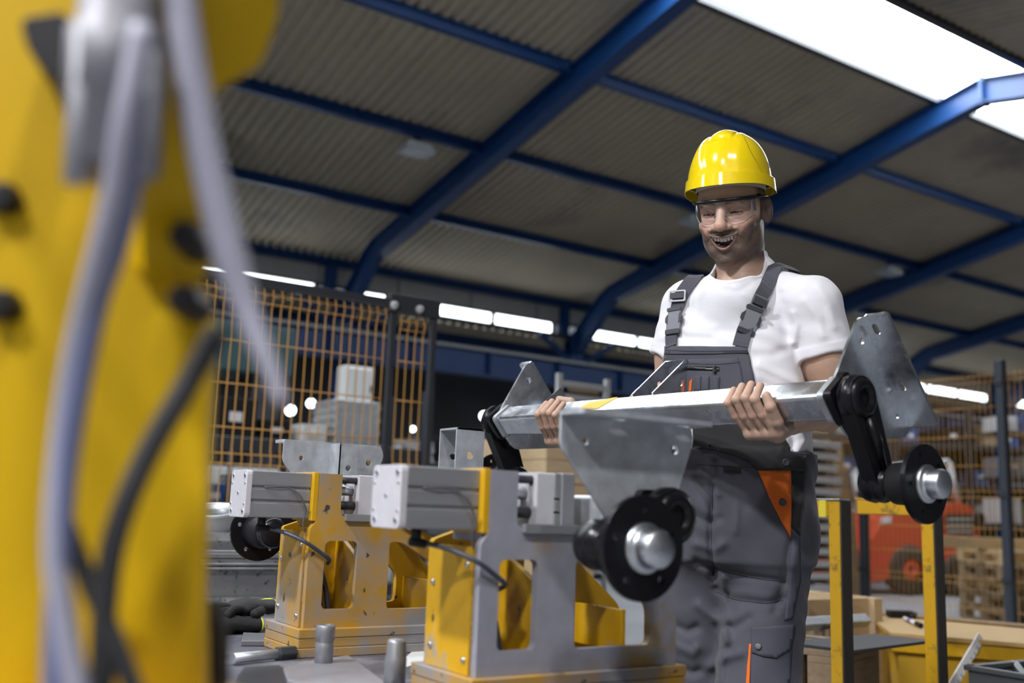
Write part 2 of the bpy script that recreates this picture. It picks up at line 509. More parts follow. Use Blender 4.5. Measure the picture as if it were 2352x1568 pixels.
# unlit grey lamps hung on the second purlin
for k, lx in enumerate((6.03, 11.27, 16.47)):
    y = 11.72; z = zroof(y) - .13
    t = thing('ceiling_lamp', ['pale grey box lamp on the purlin above the mesh fence', 'pale grey box lamp on the purlin behind the hard hat', 'pale grey box lamp on the purlin beside the bracket of the carried axle'][k], 'lamp', (lx, y, z), 'unlit lamps on the purlin')
    mb = MB(); mb.add([(lx - .24, y - .17, z - .20), (lx + .24, y - .17, z - .20), (lx + .24, y + .17, z - .20), (lx - .24, y + .17, z - .20), (lx - .17, y - .12, z - .06), (lx + .17, y - .12, z - .06), (lx + .17, y + .12, z - .06), (lx - .17, y + .12, z - .06)],
           [(0, 3, 2, 1), (4, 5, 6, 7), (0, 1, 5, 4), (1, 2, 6, 5), (2, 3, 7, 6), (3, 0, 4, 7)]); mb.build('housing', LENSW, t, bevel=.012)
    mb = MB(); mb.bb((lx - .20, y - .14, z - .215), (lx + .20, y + .14, z - .198)); mb.build('cover', LENSW, t, bevel=.006)
    mb = MB(); mb.bb((lx - .05, y - .03, z - .07), (lx + .05, y + .03, z + .02)); mb.build('hanger', DKGREY, t)

# lit high-bay lamps of the near slope (behind and beside the camera)
LAMPM = emit_mat('lit_lamp_glass', (1.0, 0.97, 0.93), 40.0)
def highbay(x, y, lab, w=LAMP_W, grp='lit high-bay lamps'):
    z = zroof(y) - .75
    t = thing('high_bay_lamp', lab, 'lamp', (x, y, z), grp)
    mb = MB(); mb.lathe((x, y, z), (0, 0, 1), [(0, .22), (.06, .21), (.2, .12), (.3, .10), (.42, .09), (.42, .001)], 28); mb.build('housing', DKGREY, t)
    mb = MB(); mb.lathe((x, y, z + .01), (0, 0, 1), [(0, .001), (0, .2)], 28); mb.build('lamp_glass', LAMPM, t)
    mb = MB(); mb.tube([(x, y, z + .4), (x, y, zroof(y) - .02)], .012, 6); mb.build('hanger', DKGREY, t)
    ld = bpy.data.lights.new('lamp_light', 'AREA'); ld.shape = 'DISK'; ld.size = .4; ld.energy = w; ld.color = (0.98, 0.97, 1.0)
    lo = bpy.data.objects.new('lamp_light', ld); col.objects.link(lo); lo.location = (0, 0, -.02); lo.parent = t
    return t
highbay(-2.6, 1.4, 'lit round high-bay lamp hung left of the camera', LAMP_W * 1.5)
highbay(-0.2, -1.2, 'lit round high-bay lamp hung behind the camera', LAMP_W * .28)
highbay(-2.6, -1.2, 'lit round high-bay lamp hung behind and left of the camera', LAMP_W * .85)
# ================================================================== torsion axles
TAPE = mat('yellow_marking_tape', (0.80, 0.42, 0.02), 0.5)
LABEL = mat('white_sticker', (0.75, 0.75, 0.77), 0.5)
def make_axle(name, label, M, L, tape, bpv, q=0.0, ge=1, GALV=GALV):
    ax = thing(name, label, 'axle', mtx=M)
    W = dict(world=False)
    h = L / 2
    s = 0.031
    # square tube with rounded edges
    mb = MB(); prof = rrect(-s, -s, s, s, .009, 4)
    mb.prism(prof, [rrect(-s + .004, -s + .004, s - .004, s - .004, .006, 3)], (-h + .002, 0, 0), (0, 1, 0), (0, 0, 1), (1, 0, 0), L - .004)
    mb.build('square_tube', GALV, ax, **W)
    for e in (1, -1):
        x0 = e * h
        out = rpoly([(-.078, .183 - q), (.187, .183 - q), (.187, .130 - q), (.080, -.024), (-.022, -.036), (-.088, .158 - q)], [.008, .004, .012, .018, .018, .02])
        mb = MB(); mb.prism(out, [circ(-.045, .138 - q, .0075), circ(0.14, .14 - q, .006)], (x0 - e * .003, 0, 0), (0, 1, 0), (0, 0, 1), (1, 0, 0), e * .006)
        pl_ = mb.build('end_plate', GALV, ax, bevel=.0012, seg=1, **W)
        mb = MB(); mb.prism(rrect(-.082, 0, .190, .056, .008), [rrect(-.062, .012, -.036, .024, .006), rrect(.075, .012, .101, .024, .006)], (x0, 0, .176 - q), (0, 1, 0), (e, 0, 0), (0, 0, 1), .008)
        mb.build('flange', GALV, pl_, bevel=.0012, seg=1, **W)
        # weld collar round the tube
        mb = MB(); mb.prism(rrect(-s - .005, -s - .005, s + .005, s + .005, .011, 4), [rrect(-s + .001, -s + .001, s - .001, s - .001, .008, 3)], (x0 - e * .003, 0, 0), (0, 1, 0), (0, 0, 1), (1, 0, 0), -e * .014)
        mb.build('weld_bead', GALVD, pl_, bevel=.004, **W)
        # gusset inside the plate
        mb = MB()
        if e != ge:
            mb.prism([(x0 - e * .003, .158 - q), (x0 - e * .003, .030), (x0 - e * .05, .030)], [], (0, .040, 0), (1, 0, 0), (0, 0, 1), (0, 1, 0), .005)
            mb.build('gusset', GALV, ax, bevel=.001, seg=1, **W)
        else:
            mb.prism(rrect(.012, .026, .064, .180 - q, .004), [circ(.038, .120 - q, .0075)], (x0 - e * .062, 0, 0), (0, 1, 0), (0, 0, 1), (1, 0, 0), e * .004)
            mb.bb((min(x0 - e * .003, x0 - e * .062), 0.060, .035), (max(x0 - e * .003, x0 - e * .062), 0.064, .180 - q))
            mb.build('gusset', GALV, ax, bevel=.0012, seg=1, **W)
        # trailing arm
        bp = Vector(bpv) if not (q and e > 0) else Vector((0, .185, -.075))
        mb = MB()
        mb.prism(rrect(-.041, -.041, .041, .041, .012, 4), [], (x0 + e * .003, 0, 0), (0, 1, 0), (0, 0, 1), (1, 0, 0), e * .016)
        mb.build('arm_flange', BLACK, ax, bevel=.004, **W)
        d = bp.normalized(); nrm = Vector((0, -d.z, d.y))
        outl = []
        for k in range(13):
            a = math.pi * k / 12
            v = nrm * math.cos(a) * .043 - d * math.sin(a) * .043
            outl.append((v.y, v.z))
        for k in range(13):
            a = math.pi * k / 12
            v = bp - nrm * math.cos(a) * .031 + d * math.sin(a) * .031
            outl.append((v.y, v.z))
        # waist in the middle
        mb = MB(); mb.prism(outl, [], (x0 + e * .026, 0, 0), (0, 1, 0), (0, 0, 1), (1, 0, 0), e * .030)
        arm = mb.build('trailing_arm', BLACK, ax, bevel=.010, seg=3, **W)
        mb = MB(); mb.lathe((x0, 0, 0), (e, 0, 0), [(.012, .001), (.012, .036), (.03, .034), (.03, .046), (.046, .046), (.053, .040), (.060, .038), (.064, .030), (.064, .020), (.050, .018), (.050, .001)], 40)
        mb.build('pivot_ring', BLACK, arm, **W)
        mid = bp * .5
        mb = MB(); rr = [Vector((x0 + e * .052, 0, 0)) + d * .040, Vector((x0 + e * .058, 0, 0)) + bp * .5, Vector((x0 + e * .054, 0, 0)) + bp - d * .03]
        mb.tube([tuple(p) for p in rr], [.012, .011, .010], 10); mb.build('rib', BLACK, arm, **W)
        b0 = Vector((x0, 0, 0)) + bp
        mb = MB(); mb.lathe(b0, (e, 0, 0), [(.010, .001), (.010, .028), (.016, .035), (.030, .038), (.036, .034), (.042, .037), (.052, .037), (.058, .030), (.066, .028), (.072, .030), (.072, .001)], 36)
        mb.build('lower_boss', BLACK, arm, **W)
        # wheel hub
        mb = MB(); mb.lathe(b0, (e, 0, 0), [(.070, .001), (.070, .036), (.076, .040), (.118, .042), (.128, .046), (.128, .001)], 40)
        hub = mb.build('wheel_hub', BLKM if e > 0 else BLACK, ax, **W)
        R = .074
        holes = [circ(.054 * math.cos(a), .054 * math.sin(a), .0055, 10) for a in [2 * math.pi * k / 5 + .3 for k in range(5)]]
        mb = MB(); mb.prism(circ(0, 0, R, 56), holes, b0 + Vector((e * .128, 0, 0)), (0, 1, 0), (0, 0, 1), (1, 0, 0), e * .009)
        mb.build('flange_disc', BLACK, hub, bevel=.0035, **W)
        mb = MB(); mb.lathe(b0, (e, 0, 0), [(.135, .036), (.141, .036), (.144, .033), (.144, .028), (.150, .027), (.168, .027), (.173, .024), (.174, .001)], 40)
        mb.build('hub_cap', STEEL, hub, **W)
    # U bracket in the middle of the tube
    mb = MB()
    for sx in (-1, 1):
        mb.prism(rpoly([(-.034, .028), (.034, .028), (.034, .176 - q * .3), (-.034, .176 - q * .3)], [.001, .001, .006, .006]), [circ(0, .120 - q * .3, .0085)], (sx * .034 - .002 + q, 0, 0), (0, 1, 0), (0, 0, 1), (1, 0, 0), .004)
    mb.bb((-.036 + q, -.034, .172 - q * .3), (.036 + q, .034, .176 - q * .3))
    mb.build('middle_bracket', GALV, ax, bevel=.0012, seg=1, **W)
    if tape:
        pts = [(.075, -.021), (.082, .000), (.088, .012), (.112, .016), (.125, .018), (.150, .026), (.160, .026), (.142, -.004), (.135, -.019), (.110, -.024), (.1, -.02)]
        mb = MB(); mb.prism([(-.29 + 1.0 * p[0] * 1.3, p[1]) for p in pts], [], (0, -s - .0002, 0), (1, 0, 0), (0, 0, 1), (0, -1, 0), .0007)
        mb.build('marking_tape', TAPE, ax, **W)
        mb = MB(); mb.bb((-.07, -.012, s), (-.025, .010, s + .0006)); mb.build('sticker', LABEL, ax, **W)
    return ax

def frame(a, p, o):
    a, p = Vector(a).normalized(), Vector(p)
    p = (p - a * p.dot(a)).normalized(); z = a.cross(p)
    return Matrix(((a.x, p.x, z.x, o[0]), (a.y, p.y, z.y, o[1]), (a.z, p.z, z.z, o[2]), (0, 0, 0, 1)))
TUBE_L = 1.08
# the axle lying in the fixtures
AX1 = Vector((1.085, 1.795, .920))
make_axle('trailer_axle', 'galvanised trailer axle with black hubs clamped in the welding fixtures', frame((0, 1, 0), (-1, 0, 0), AX1), 1.15, False, (0, .135, -.045), .030)
# the axle in the hands of the worker
HR = P(1925, 917, 1.92)
lo, hi = 2.2, 3.4
for _ in range(40):
    md = (lo + hi) / 2
    if np.linalg.norm(P(1160, 967, md) - HR) < TUBE_L: lo = md
    else: hi = md
HL = P(1160, 967, lo)
HA = Vector(HR - HL).normalized()
HB = Vector((0, 0, 1)).cross(HA).normalized(); HU = HA.cross(HB)
ang = math.radians(50)
HPH = HB * math.cos(ang) - HU * math.sin(ang)
HMID = Vector((HR + HL) / 2)
make_axle('trailer_axle', 'galvanised trailer axle with black hubs carried in the hands of the worker', frame(HA, HPH, HMID), TUBE_L, True, (0, .168, -.045), 0.0, -1, GALVS)

# ================================================================== welding table and fixtures
TZ = .61
tb = thing('welding_table', 'low grey steel table that carries the yellow welding fixtures', 'table', (.8, 1.8, 0))
mb = MB(); mb.bb((.42, 1.02, TZ - .05), (1.34, 2.78, TZ)); mb.build('table_top', TABLE, tb, bevel=.004)
mb = MB(); mb.bb((.47, 1.07, TZ - .14), (1.29, 1.13, TZ - .05)); mb.bb((.47, 2.66, TZ - .14), (1.29, 2.72, TZ - .05)); mb.bb((.47, 1.07, TZ - .14), (.53, 2.72, TZ - .05)); mb.bb((1.23, 1.07, TZ - .14), (1.29, 2.72, TZ - .05))
mb.build('apron', DKGREY, tb, bevel=.003)
for x in (.50, 1.26):
    for y in (1.10, 2.69):
        mb = MB(); mb.bb((x - .04, y - .04, 0), (x + .04, y + .04, TZ - .14)); mb.bb((x - .07, y - .07, 0), (x + .07, y + .07, .012)); mb.build('leg', DKGREY, tb, bevel=.003)

SCREW = mat('zinc_screw', (0.55, 0.56, 0.58), 0.3, 1.0)
HOLE = mat('dark_hole', (0.012, 0.012, 0.013), 0.7)
HOSE = mat('dark_blue_air_hose', (0.045, 0.055, 0.075), 0.4)
CABLE = mat('thin_grey_cable', (0.10, 0.10, 0.11), 0.5)
def make_fixture(label, ox, oy, fm, sm, bm):
    fx = thing('welding_fixture', label, 'fixture', (ox, oy, TZ), 'welding fixtures on the table')
    def q(x, y, z): return (ox + x, oy + y, z)
    X, Y, Z = (1, 0, 0), (0, 1, 0), (0, 0, 1)
    o0 = (ox, oy, 0)
    for zk in range(3):
        e_ = .0012 * (zk == 1)
        mb = MB(); mb.bb(q(-.014 + e_, -.012 + e_, TZ + .019 * zk + .0004), q(.425 - e_, .182 - e_, TZ + .019 * (zk + 1))); mb.build('base_plate', bm, fx, bevel=.0018)
    win1 = rrect(.036, .704, .110, .844, .012)
    win2 = rpoly([(.186, .702), (.350, .702), (.350, .770), (.215, .844), (.186, .844)], [.012, .012, .02, .02, .010])
    out = rpoly([(0, .667), (.41, .667), (.41, .795), (.215, .895), (.073, .895), (.066, .902), (.066, .983), (.014, .983), (.014, .885), (0, .868)], [.001, .001, .03, .01, .001, .006, .001, .001, .006, .006])
    mb = MB(); mb.prism(out, [win1, win2], (ox, oy, 0), X, Z, Y, .016); mb.build('front_plate', fm, fx, bevel=.0015, seg=1)
    mb = MB(); mb.bb(q(.014, .016, .870), q(.066, .112, .983)); mb.build('cylinder_block', fm if fm is GREYP else YELW, fx, bevel=.002)
    mb = MB(); mb.bb(q(.002, .001, .884), q(.0135, .110, .985)); mb.build('mounting_plate', YEL, fx, bevel=.001, seg=1)
    rout = rpoly([(0, .667), (.41, .667), (.41, .75), (.24, .885), (.05, .885), (0, .868)], [.001, .001, .02, .02, .01, .006])
    rwin = rpoly([(.186, .702), (.285, .702), (.285, .765), (.205, .844), (.186, .844)], [.008, .014, .014, .01, .008])
    mb = MB(); mb.prism(rout, [rrect(.05, .704, .095, .82, .010), rwin], (ox, oy + .150, 0), X, Z, Y, .014); mb.build('rear_plate', YEL, fx, bevel=.0015, seg=1)
    mb = MB(); mb.prism(rpoly([(.018, .668), (.148, .668), (.148, .862), (.018, .862)], [.001, .001, .004, .004]), [], (ox - .004, oy, 0), Y, Z, X, .004)
    sp = mb.build('side_panel', sm, fx, bevel=.001, seg=1)
    for (yy, zz) in ((.03, .69), (.136, .70), (.03, .835), (.136, .80)):
        mb = MB(); mb.lathe(q(-.004, yy, zz), (-1, 0, 0), [(0, .005), (.003, .0045), (.0042, .003), (.0042, .001)], 12); mb.build('screw', SCREW, sp)
    mb = MB(); mb.add([q(.125, .017, .69), q(.135, .017, .69), q(.135, .149, .69), q(.125, .149, .69), q(.125, .017, .80), q(.135, .017, .80), q(.135, .149, .86), q(.125, .149, .86)],
                      [(0, 3, 2, 1), (4, 5, 6, 7), (0, 1, 5, 4), (1, 2, 6, 5), (2, 3, 7, 6), (3, 0, 4, 7)]); mb.build('inner_web', YEL, fx, bevel=.001, seg=1)
    mb = MB(); mb.bb(q(.30, .017, .69), q(.31, .149, .76)); mb.build('inner_web', YEL, fx, bevel=.001, seg=1)
    # pneumatic cylinder on the left
    cy0, cy1, cz0, cz1 = .014, .109, .888, .982
    cyp = [(cy0, cz0), (cy1, cz0), (cy1, cz1), (cy0, cz1), (cy0, .952), (cy0 + .004, .951), (cy0 + .004, .947), (cy0, .946), (cy0, .924), (cy0 + .004, .923), (cy0 + .004, .919), (cy0, .918)]
    mb = MB(); mb.prism(cyp, [], (ox - .126, oy, 0), Y, Z, X, .128); cb = mb.build('cylinder_body', ALU, fx, bevel=.0025)
    ep = rrect(cy0 - .001, cz0 - .001, cy1 + .001, cz1 + .001, .009, 3)
    mb = MB(); mb.prism(ep, [], (ox - .126, oy, 0), Y, Z, (-1, 0, 0), .012); ec = mb.build('end_cap', ALUW, fx, bevel=.0015)
    for (yy, zz, r) in [(cy0 + .012, cz0 + .011, .006), (cy1 - .012, cz0 + .011, .006), (cy0 + .012, cz1 - .011, .006), (cy1 - .012, cz1 - .011, .006),
                        (cy0 + .007, cz0 + .026, .0032), (cy1 - .007, cz0 + .026, .0032), (cy0 + .007, cz1 - .026, .0032), (cy1 - .007, cz1 - .026, .0032), ((cy0 + cy1) / 2, (cz0 + cz1) / 2 + .001, .0042)]:
        mb = MB(); mb.lathe(q(-.1381, yy, zz), (-1, 0, 0), [(-.002, r), (.0006, r), (.0006, r * .72), (-.002, r * .66), (-.002, .0001)], 16); mb.build('cap_screw', SCREW if r < .004 else GALVD, ec)
        mb = MB(); mb.lathe(q(-.1384, yy, zz), (-1, 0, 0), [(0, r * .55), (.0004, r * .5), (.0004, .0001)], 6); mb.build('hex_socket', HOLE, ec)
    # air fitting and hoses under the cylinder
    mb = MB(); mb.cyl(q(-.085, .055, .888), q(-.085, .055, .872), .0085, n=14); mb.cyl(q(-.095, .055, .868), q(-.068, .055, .864), .0075, n=14); mb.build('air_fitting', BLKM, cb, bevel=.001)
    mb = MB(); mb.tube(bez([q(-.07, .055, .866), q(-.045, .02, .858), q(-.015, -.012, .842), q(.02, -.010, .822), q(.045, -.004, .806), q(.062, .04, .795)], 20), .0042, 8); mb.build('air_hose', HOSE, cb)
    mb = MB(); mb.tube(bez([q(-.100, .0135, .950), q(-.075, .009, .951), q(-.045, .011, .949), q(-.025, .004, .935), q(-.010, .006, .905), q(-.012, .01, .88), q(-.006, .012, .86)], 30), .0018, 6); mb.build('sensor_cable', CABLE, cb)
    mb = MB(); mb.tube(bez([q(.045, .05, .86), q(.05, .06, .80), q(.07, .06, .74), q(.075, .05, .69)], 16), .006, 8); mb.build('air_hose', HOSE, fx)
    # clamp: guide rods, white jaw, dark jaw, anvil
    for (yy, zz, r, mt) in ((.03, .972, .007, DKGREY), (.085, .972, .007, DKGREY), (.05, .950, .011, STEEL), (.035, .918, .009, DKGREY), (.085, .915, .007, DKGREY)):
        mb = MB(); mb.cyl(q(.066, yy, zz), q(.115, yy, zz), r, n=16); mb.build('guide_rod', mt, fx)
    mb = MB(); mb.prism(rpoly([(.012, .898), (.108, .898), (.108, .984), (.012, .984)], .003), [circ(.03, .968, .0062), circ(.05, .952, .0035), circ(.035, .915, .0035), circ(.09, .96, .004)], (ox + .112, oy, 0), Y, Z, X, .034); mb.build('white_jaw', ALUW, fx, bevel=.0015, seg=1)
    mb = MB()
    mb.bb(q(.146, .01, .897), q(.158, .11, .918)); mb.bb(q(.146, .01, .921), q(.158, .11, .940)); mb.bb(q(.146, .01, .943), q(.158, .11, .984)); mb.build('jaw_insert', ALU, fx, bevel=.001, seg=1)
    mb = MB(); mb.bb(q(.158, .006, .897), q(.185, .114, .985)); mb.build('dark_jaw', DKGREY if fm is not GREYP else ALU, fx, bevel=.002)
    mb = MB(); mb.prism(rpoly([(.076, .886), (.20, .886), (.225, .87), (.24, .87), (.24, .876), (.205, .900), (.076, .900)], .002), [], (ox, oy - .010, 0), X, Z, Y, .024); mb.build('support_rail', ALU, fx, bevel=.0015, seg=1)
    return fx
f2 = make_fixture('grey fronted welding fixture with clean yellow side panel, beside the near wheel hub', .838, 1.337, GREYP, YEL, YELW)
f1 = make_fixture('worn yellow and grey welding fixture in front of the mesh fence', .822, 1.982, YELW, YELW, YELW)

# ------------------------------------------------------------------ things lying on the table
def onT(px, py, z=TZ): return PL(px, py, 2, z)
c = onT(742, 1533)
t = thing('locating_pin', 'grey steel locating pin standing before the worn fixture', 'pin', c, 'pins on the table')
mb = MB(); mb.lathe(c, (0, 0, 1), [(0, .0001), (0, .0175), (.045, .0175), (.047, .0165), (.050, .0165), (.052, .0185), (.078, .0185), (.080, .017), (.080, .013), (.060, .012), (.060, .0001)], 28); mb.build('shaft', mat('dull_pin_steel', (0.33, 0.34, 0.36), .4, .6, var=.15, vscale=20), t)
mb = MB(); mb.lathe(c, (0, 0, 1), [(0, .026), (.003, .026), (.004, .018)], 24); mb.build('washer', GALVD, t)
c2 = onT(905, 1588)
t = thing('locating_pin', 'grey steel locating pin with worn tip beside the yellow side panel', 'pin', c2, 'pins on the table')
mb = MB(); mb.lathe(c2, (0, 0, 1), [(0, .0001), (0, .0185), (.055, .0185), (.058, .017), (.082, .0165), (.086, .014), (.087, .0001)], 28); mb.build('shaft', MATS['dull_pin_steel'], t)
mb = MB(); mb.lathe(c2, (0, 0, 1), [(0, .027), (.003, .027), (.004, .019)], 24); mb.build('washer', GALVD, t)

def flat(name, label, cat, px, th, mt, z=TZ, bevel=.002, grp=None):
    pts = [onT(x, y, z) for x, y in px]
    c = np.mean(pts, axis=0)
    mb = MB(); mb.prism([(p[0], p[1]) for p in pts], [], (0, 0, z), (1, 0, 0), (0, 1, 0), (0, 0, 1), th)
    mb.v = [tuple(np.array(v) - c) for v in mb.v]
    o = mb.build(name, mt, None, bevel=bevel); o.location = c
    return tag(o, label, cat, grp)
flat('clamping_plate', 'grey steel plate with a slanted edge under the nearer pin', 'plate', [(650, 1545), (700, 1530), (800, 1515), (870, 1568), (905, 1600), (760, 1610), (660, 1575)], .010, mat('pale_clamp_plate', (.30, .30, .33), .45, .3, var=.2, vscale=20))
flat('shim_block', 'small dark grey steel block lying beside the worn fixture', 'block', [(553, 1484), (618, 1484), (622, 1466), (558, 1464)], .012, mat('dark_block', (.13, .13, .15), .5))
flat('paper_sheet', 'crumpled white paper lying between the two fixtures', 'paper', [(928, 1535), (975, 1520), (985, 1490), (950, 1494), (930, 1512)], .002, WHITE)
pa, pb = onT(535, 1512, TZ + .012), onT(655, 1500, TZ + .012)
t = thing('steel_rod', 'grey steel rod with clamped end lying on the table edge', 'rod', pa)
mb = MB(); mb.cyl(pa, pb, .010, n=16); mb.build('bar', GALVD, t)
d_ = (pb - pa) / np.linalg.norm(pb - pa)
mb = MB(); mb.cyl(pb - d_ * .02, pb + d_ * .022, .015, n=6, smooth=False); mb.build('nut', DKGREY, t, bevel=.002)
flat('cardboard_scrap', 'dark flat scrap lying in front of the steel rod', 'scrap', [(540, 1566), (560, 1535), (640, 1530), (690, 1560), (640, 1600), (560, 1610)], .003, DKGREY)

# work gloves: black, lime cuff edge
GLOVE = mat('black_glove_fabric', (0.018, 0.018, 0.02), 0.8, bump=.2, bscale=160)
LIME = mat('lime_edge', (0.55, 0.62, 0.05), 0.6)
def glove(label, c, rz, flip, cuff):
    c = np.array(c)
    t = thing('work_glove', label, 'glove', mtx=Matrix.Translation(Vector(c)) @ Matrix.Rotation(rz, 4, 'Z'), group='work gloves on the table')
    W = dict(world=False)
    mb = MB()
    n = 16
    rings = [(-.085, .036, .018), (-.06, .034, .017), (-.03, .040, .020), (0, .044, .021), (.03, .042, .018), (.045, .036, .012)]
    v, f = [], []
    for (x, a, b) in rings:
        for k in range(n):
            an = 2 * math.pi * k / n
            v.append((x, a * math.cos(an) * (1 + .07 * math.sin(x * 90 + k)), b + .002 + b * math.sin(an) * (1 + .16 * math.sin(x * 120 + 2 * k))))
    for i in range(len(rings) - 1):
        for k in range(n):
            f.append((i * n + k, i * n + (k + 1) % n, (i + 1) * n + (k + 1) % n, (i + 1) * n + k))
    f.append(tuple((len(rings) - 1) * n + k for k in range(n)))
    mb.add(v, f, True); mb.build('palm', GLOVE, t, **W)
    for k, (y, ln, bend) in enumerate(((-.032, .06, .006), (-.011, .075, .012), (.011, .07, .004), (.031, .055, .010))):
        mb = MB(); mb.tube(bez([(.03, y, .013), (.05, y * 1.15, .014 + bend), (.05 + ln * .55, y * 1.3, .013 + bend * 1.2), (.045 + ln, y * 1.35, .010)], 12), [.0105] * 10 + [.009, .006, .003], 9) if False else mb.tube(bez([(.03, y, .013), (.05, y * 1.15, .014 + bend), (.05 + ln * .55, y * 1.3, .013 + bend), (.045 + ln, y * 1.35, .010)], 12), .0105, 9)
        mb.build('finger', GLOVE, t, **W)
    mb = MB(); mb.tube(bez([(-.02, flip * .035, .014), (.005, flip * .058, .018), (.035, flip * .07, .014)], 10), .0125, 9); mb.build('thumb', GLOVE, t, **W)
    if cuff:
        mb = MB(); mb.tube([(-.086, .038 * math.cos(2 * math.pi * k / 16), .020 + .018 * math.sin(2 * math.pi * k / 16)) for k in range(16)], .0022, 6, close=True); mb.build('cuff_edge', LIME, t, **W)
g = onT(545, 1448, TZ)
glove('black work glove with lime cuff edge lying over the other glove', g + np.array([.02, .02, 0.03]), 3.6, 1, True)
glove('black work glove lying flat on the table beside the worn fixture', g + np.array([-.05, -.04, 0]), 3.1, -1, True)

# ------------------------------------------------------------------ open steel tub and the rolled profile behind it
c = P(490, 1172, 2.98)
zz = [P(545, y, 2.98)[2] for y in (1222, 1240, 1262, 1290, 1300, 1365, 1385)]
ta = (Vector((0, 0, 1)) - Vector(HOR) * .22).normalized()
tub = thing('steel_tub', 'open pale steel tub with white rim behind the yellow robot', 'tub', (c[0], c[1], zz[0]))
mb = MB(); mb.lathe(c, ta, [(-.075, .0001), (-.075, .080), (-.02, .083), (-.006, .088), (.002, .090), (.006, .086), (.002, .076), (-.03, .074), (-.06, .072), (-.06, .0001)], 40); mb.build('shell', mat('pale_tub_metal', (.55, .57, .58), .4, .4, var=.15), tub)
mb = MB(); mb.lathe(c, ta, [(-.012, .0001), (-.012, .076)], 32); mb.build('oil_surface', mat('dark_teal_oil', (.004, .03, .035), .08), tub)
mb = MB(); mb.bb((c[0] - .05, c[1] - .05, zz[0]), (c[0] + .05, c[1] + .06, c[2] - .07)); mb.build('wedge', DKGREY, tub, bevel=.004)
pr_ = thing('rolled_steel_profile', 'wide stepped galvanised steel profile standing behind the worn fixture', 'profile', (.7, 2.95, 0))
prof = [(-.05, 0), (-.05, zz[6]), (-.03, zz[5]), (0.012, zz[5] - .008), (-.012, zz[4]), (-.012, zz[3]), (.016, zz[2]), (0, zz[1]), (.02, zz[0]), (.19, zz[0]), (.20, zz[3]), (.20, 0)]
SPATTER = mat('spattered_steel', (.46, .47, .48), .38, .7, var=.25, vscale=10, c2=(.06, .06, .06), patch=.12, pscale=38)
mb = MB(); mb.prism(prof, [], (.38, 2.86, 0), (0, 1, 0), (0, 0, 1), (1, 0, 0), .84); mb.build('sheet', SPATTER, pr_, bevel=.006)
for k in range(3):
    mb = MB(); mb.bb((.37, 2.835 , zz[2 + k] - .005), (1.23, 2.853, zz[2 + k] + .002)); mb.build('rib', GALVD, pr_, bevel=.002)

# ================================================================== robot close to the camera
RYEL = mat('robot_yellow_paint', (0.62, 0.39, 0.002), 0.5, 0, var=.06, vscale=5, spec=.25)
RHOSE = mat('pale_grey_hose', (0.30, 0.30, 0.37), 0.5)
RBLUE = mat('slate_blue_hose', (0.13, 0.15, 0.27), 0.45)
b0 = P(200, 1568, .72)
rb = thing('robot_arm', 'yellow industrial robot arm close to the camera, with grey motor and hoses', 'robot', (b0[0], b0[1], 0))
H_, R_ = Vector(HOR), Vector(R0)
def slab(name, px, d, depth, mt, par=rb, bevel=.004, lean=0.0, px0=200, tilt=0.0, py0=1200):
    """outline standing upright at distance d; lean turns it about the vertical"""
    o = Vector(P(px0, py0, d)); ex = (R_ * math.cos(lean) + H_ * math.sin(lean)); nz = Vector((0, 0, 1))
    nz = (nz * math.cos(tilt) + ex.cross(nz) * math.sin(tilt)).normalized()
    n_ = ex.cross(nz)                     # away from the camera is -n_
    pts = []
    for x, y in px:
        v = Vector(ray(x, y)); t_ = (o - Vector(CAM)).dot(n_) / v.dot(n_); w_ = Vector(CAM) + v * t_ - o
        pts.append((w_.dot(ex), w_.dot(nz)))
    mb = MB(); mb.prism(rpoly(pts, .006, 3), [], o, ex, nz, -n_, depth)
    return mb.build(name, mt, par, bevel=bevel)
slab('lower_link', [(-150, -150), (250, -150), (375, 80), (430, 560), (492, 700), (478, 1000), (465, 1380), (470, 1700), (-150, 1700)], .66, .10, RYEL, lean=.25)
slab('upper_housing', [(300, -150), (640, -150), (640, 40), (600, 150), (490, 215), (500, 420), (505, 560), (470, 640), (330, 640)], .665, .03, RYEL, lean=.80, px0=470, tilt=.45, py0=560)
c = P(480, 0, .74)
mb = MB(); ax_ = (R_ * .95 - H_ * .3).normalized()
mb.lathe(Vector(c) - ax_ * .05, ax_, [(0, .001), (0, .040), (.03, .042), (.050, .040), (.056, .034), (.056, .001)], 36); mb.build('joint_cap', RYEL, rb)
a, b = P(272, 70, .565), P(258, 425, .565)
mb = MB(); mb.lathe(a, tuple(b - a), [(-.05, .001), (-.05, .022), (0, .024), (.004, .029), (.045, .029), (.047, .027), (.088, .027), (.092, .022), (.092, .001)], 32); mb.build('motor', mat('motor_grey', (.17, .17, .19), .5, .2), rb)
mb = MB(); mb.tube([P(x, y, .545) for x, y in ((195, 60), (185, 250), (170, 420))], .0065, 10); mb.build('motor_rib', mat('motor_rib_grey', (.32, .32, .35), .5), rb)
mb = MB(); mb.tube([P(x, y, .550) for x, y in ((345, 120), (340, 280), (330, 410))], .0050, 10); mb.build('motor_rib', mat('motor_rib_grey', (.32, .32, .35), .5), rb)
mb = MB(); mb.tube(bez([P(x, y, d) for x, y, d in ((405, -120, .56), (420, 40, .56), (460, 300, .565), (520, 560, .57), (570, 720, .57), (625, 860, .56), (650, 930, .55))], 36), [.0100] * 19 + [.0100 - .0080 * k / 17 for k in range(18)], 12); mb.build('pale_hose', RHOSE, rb)
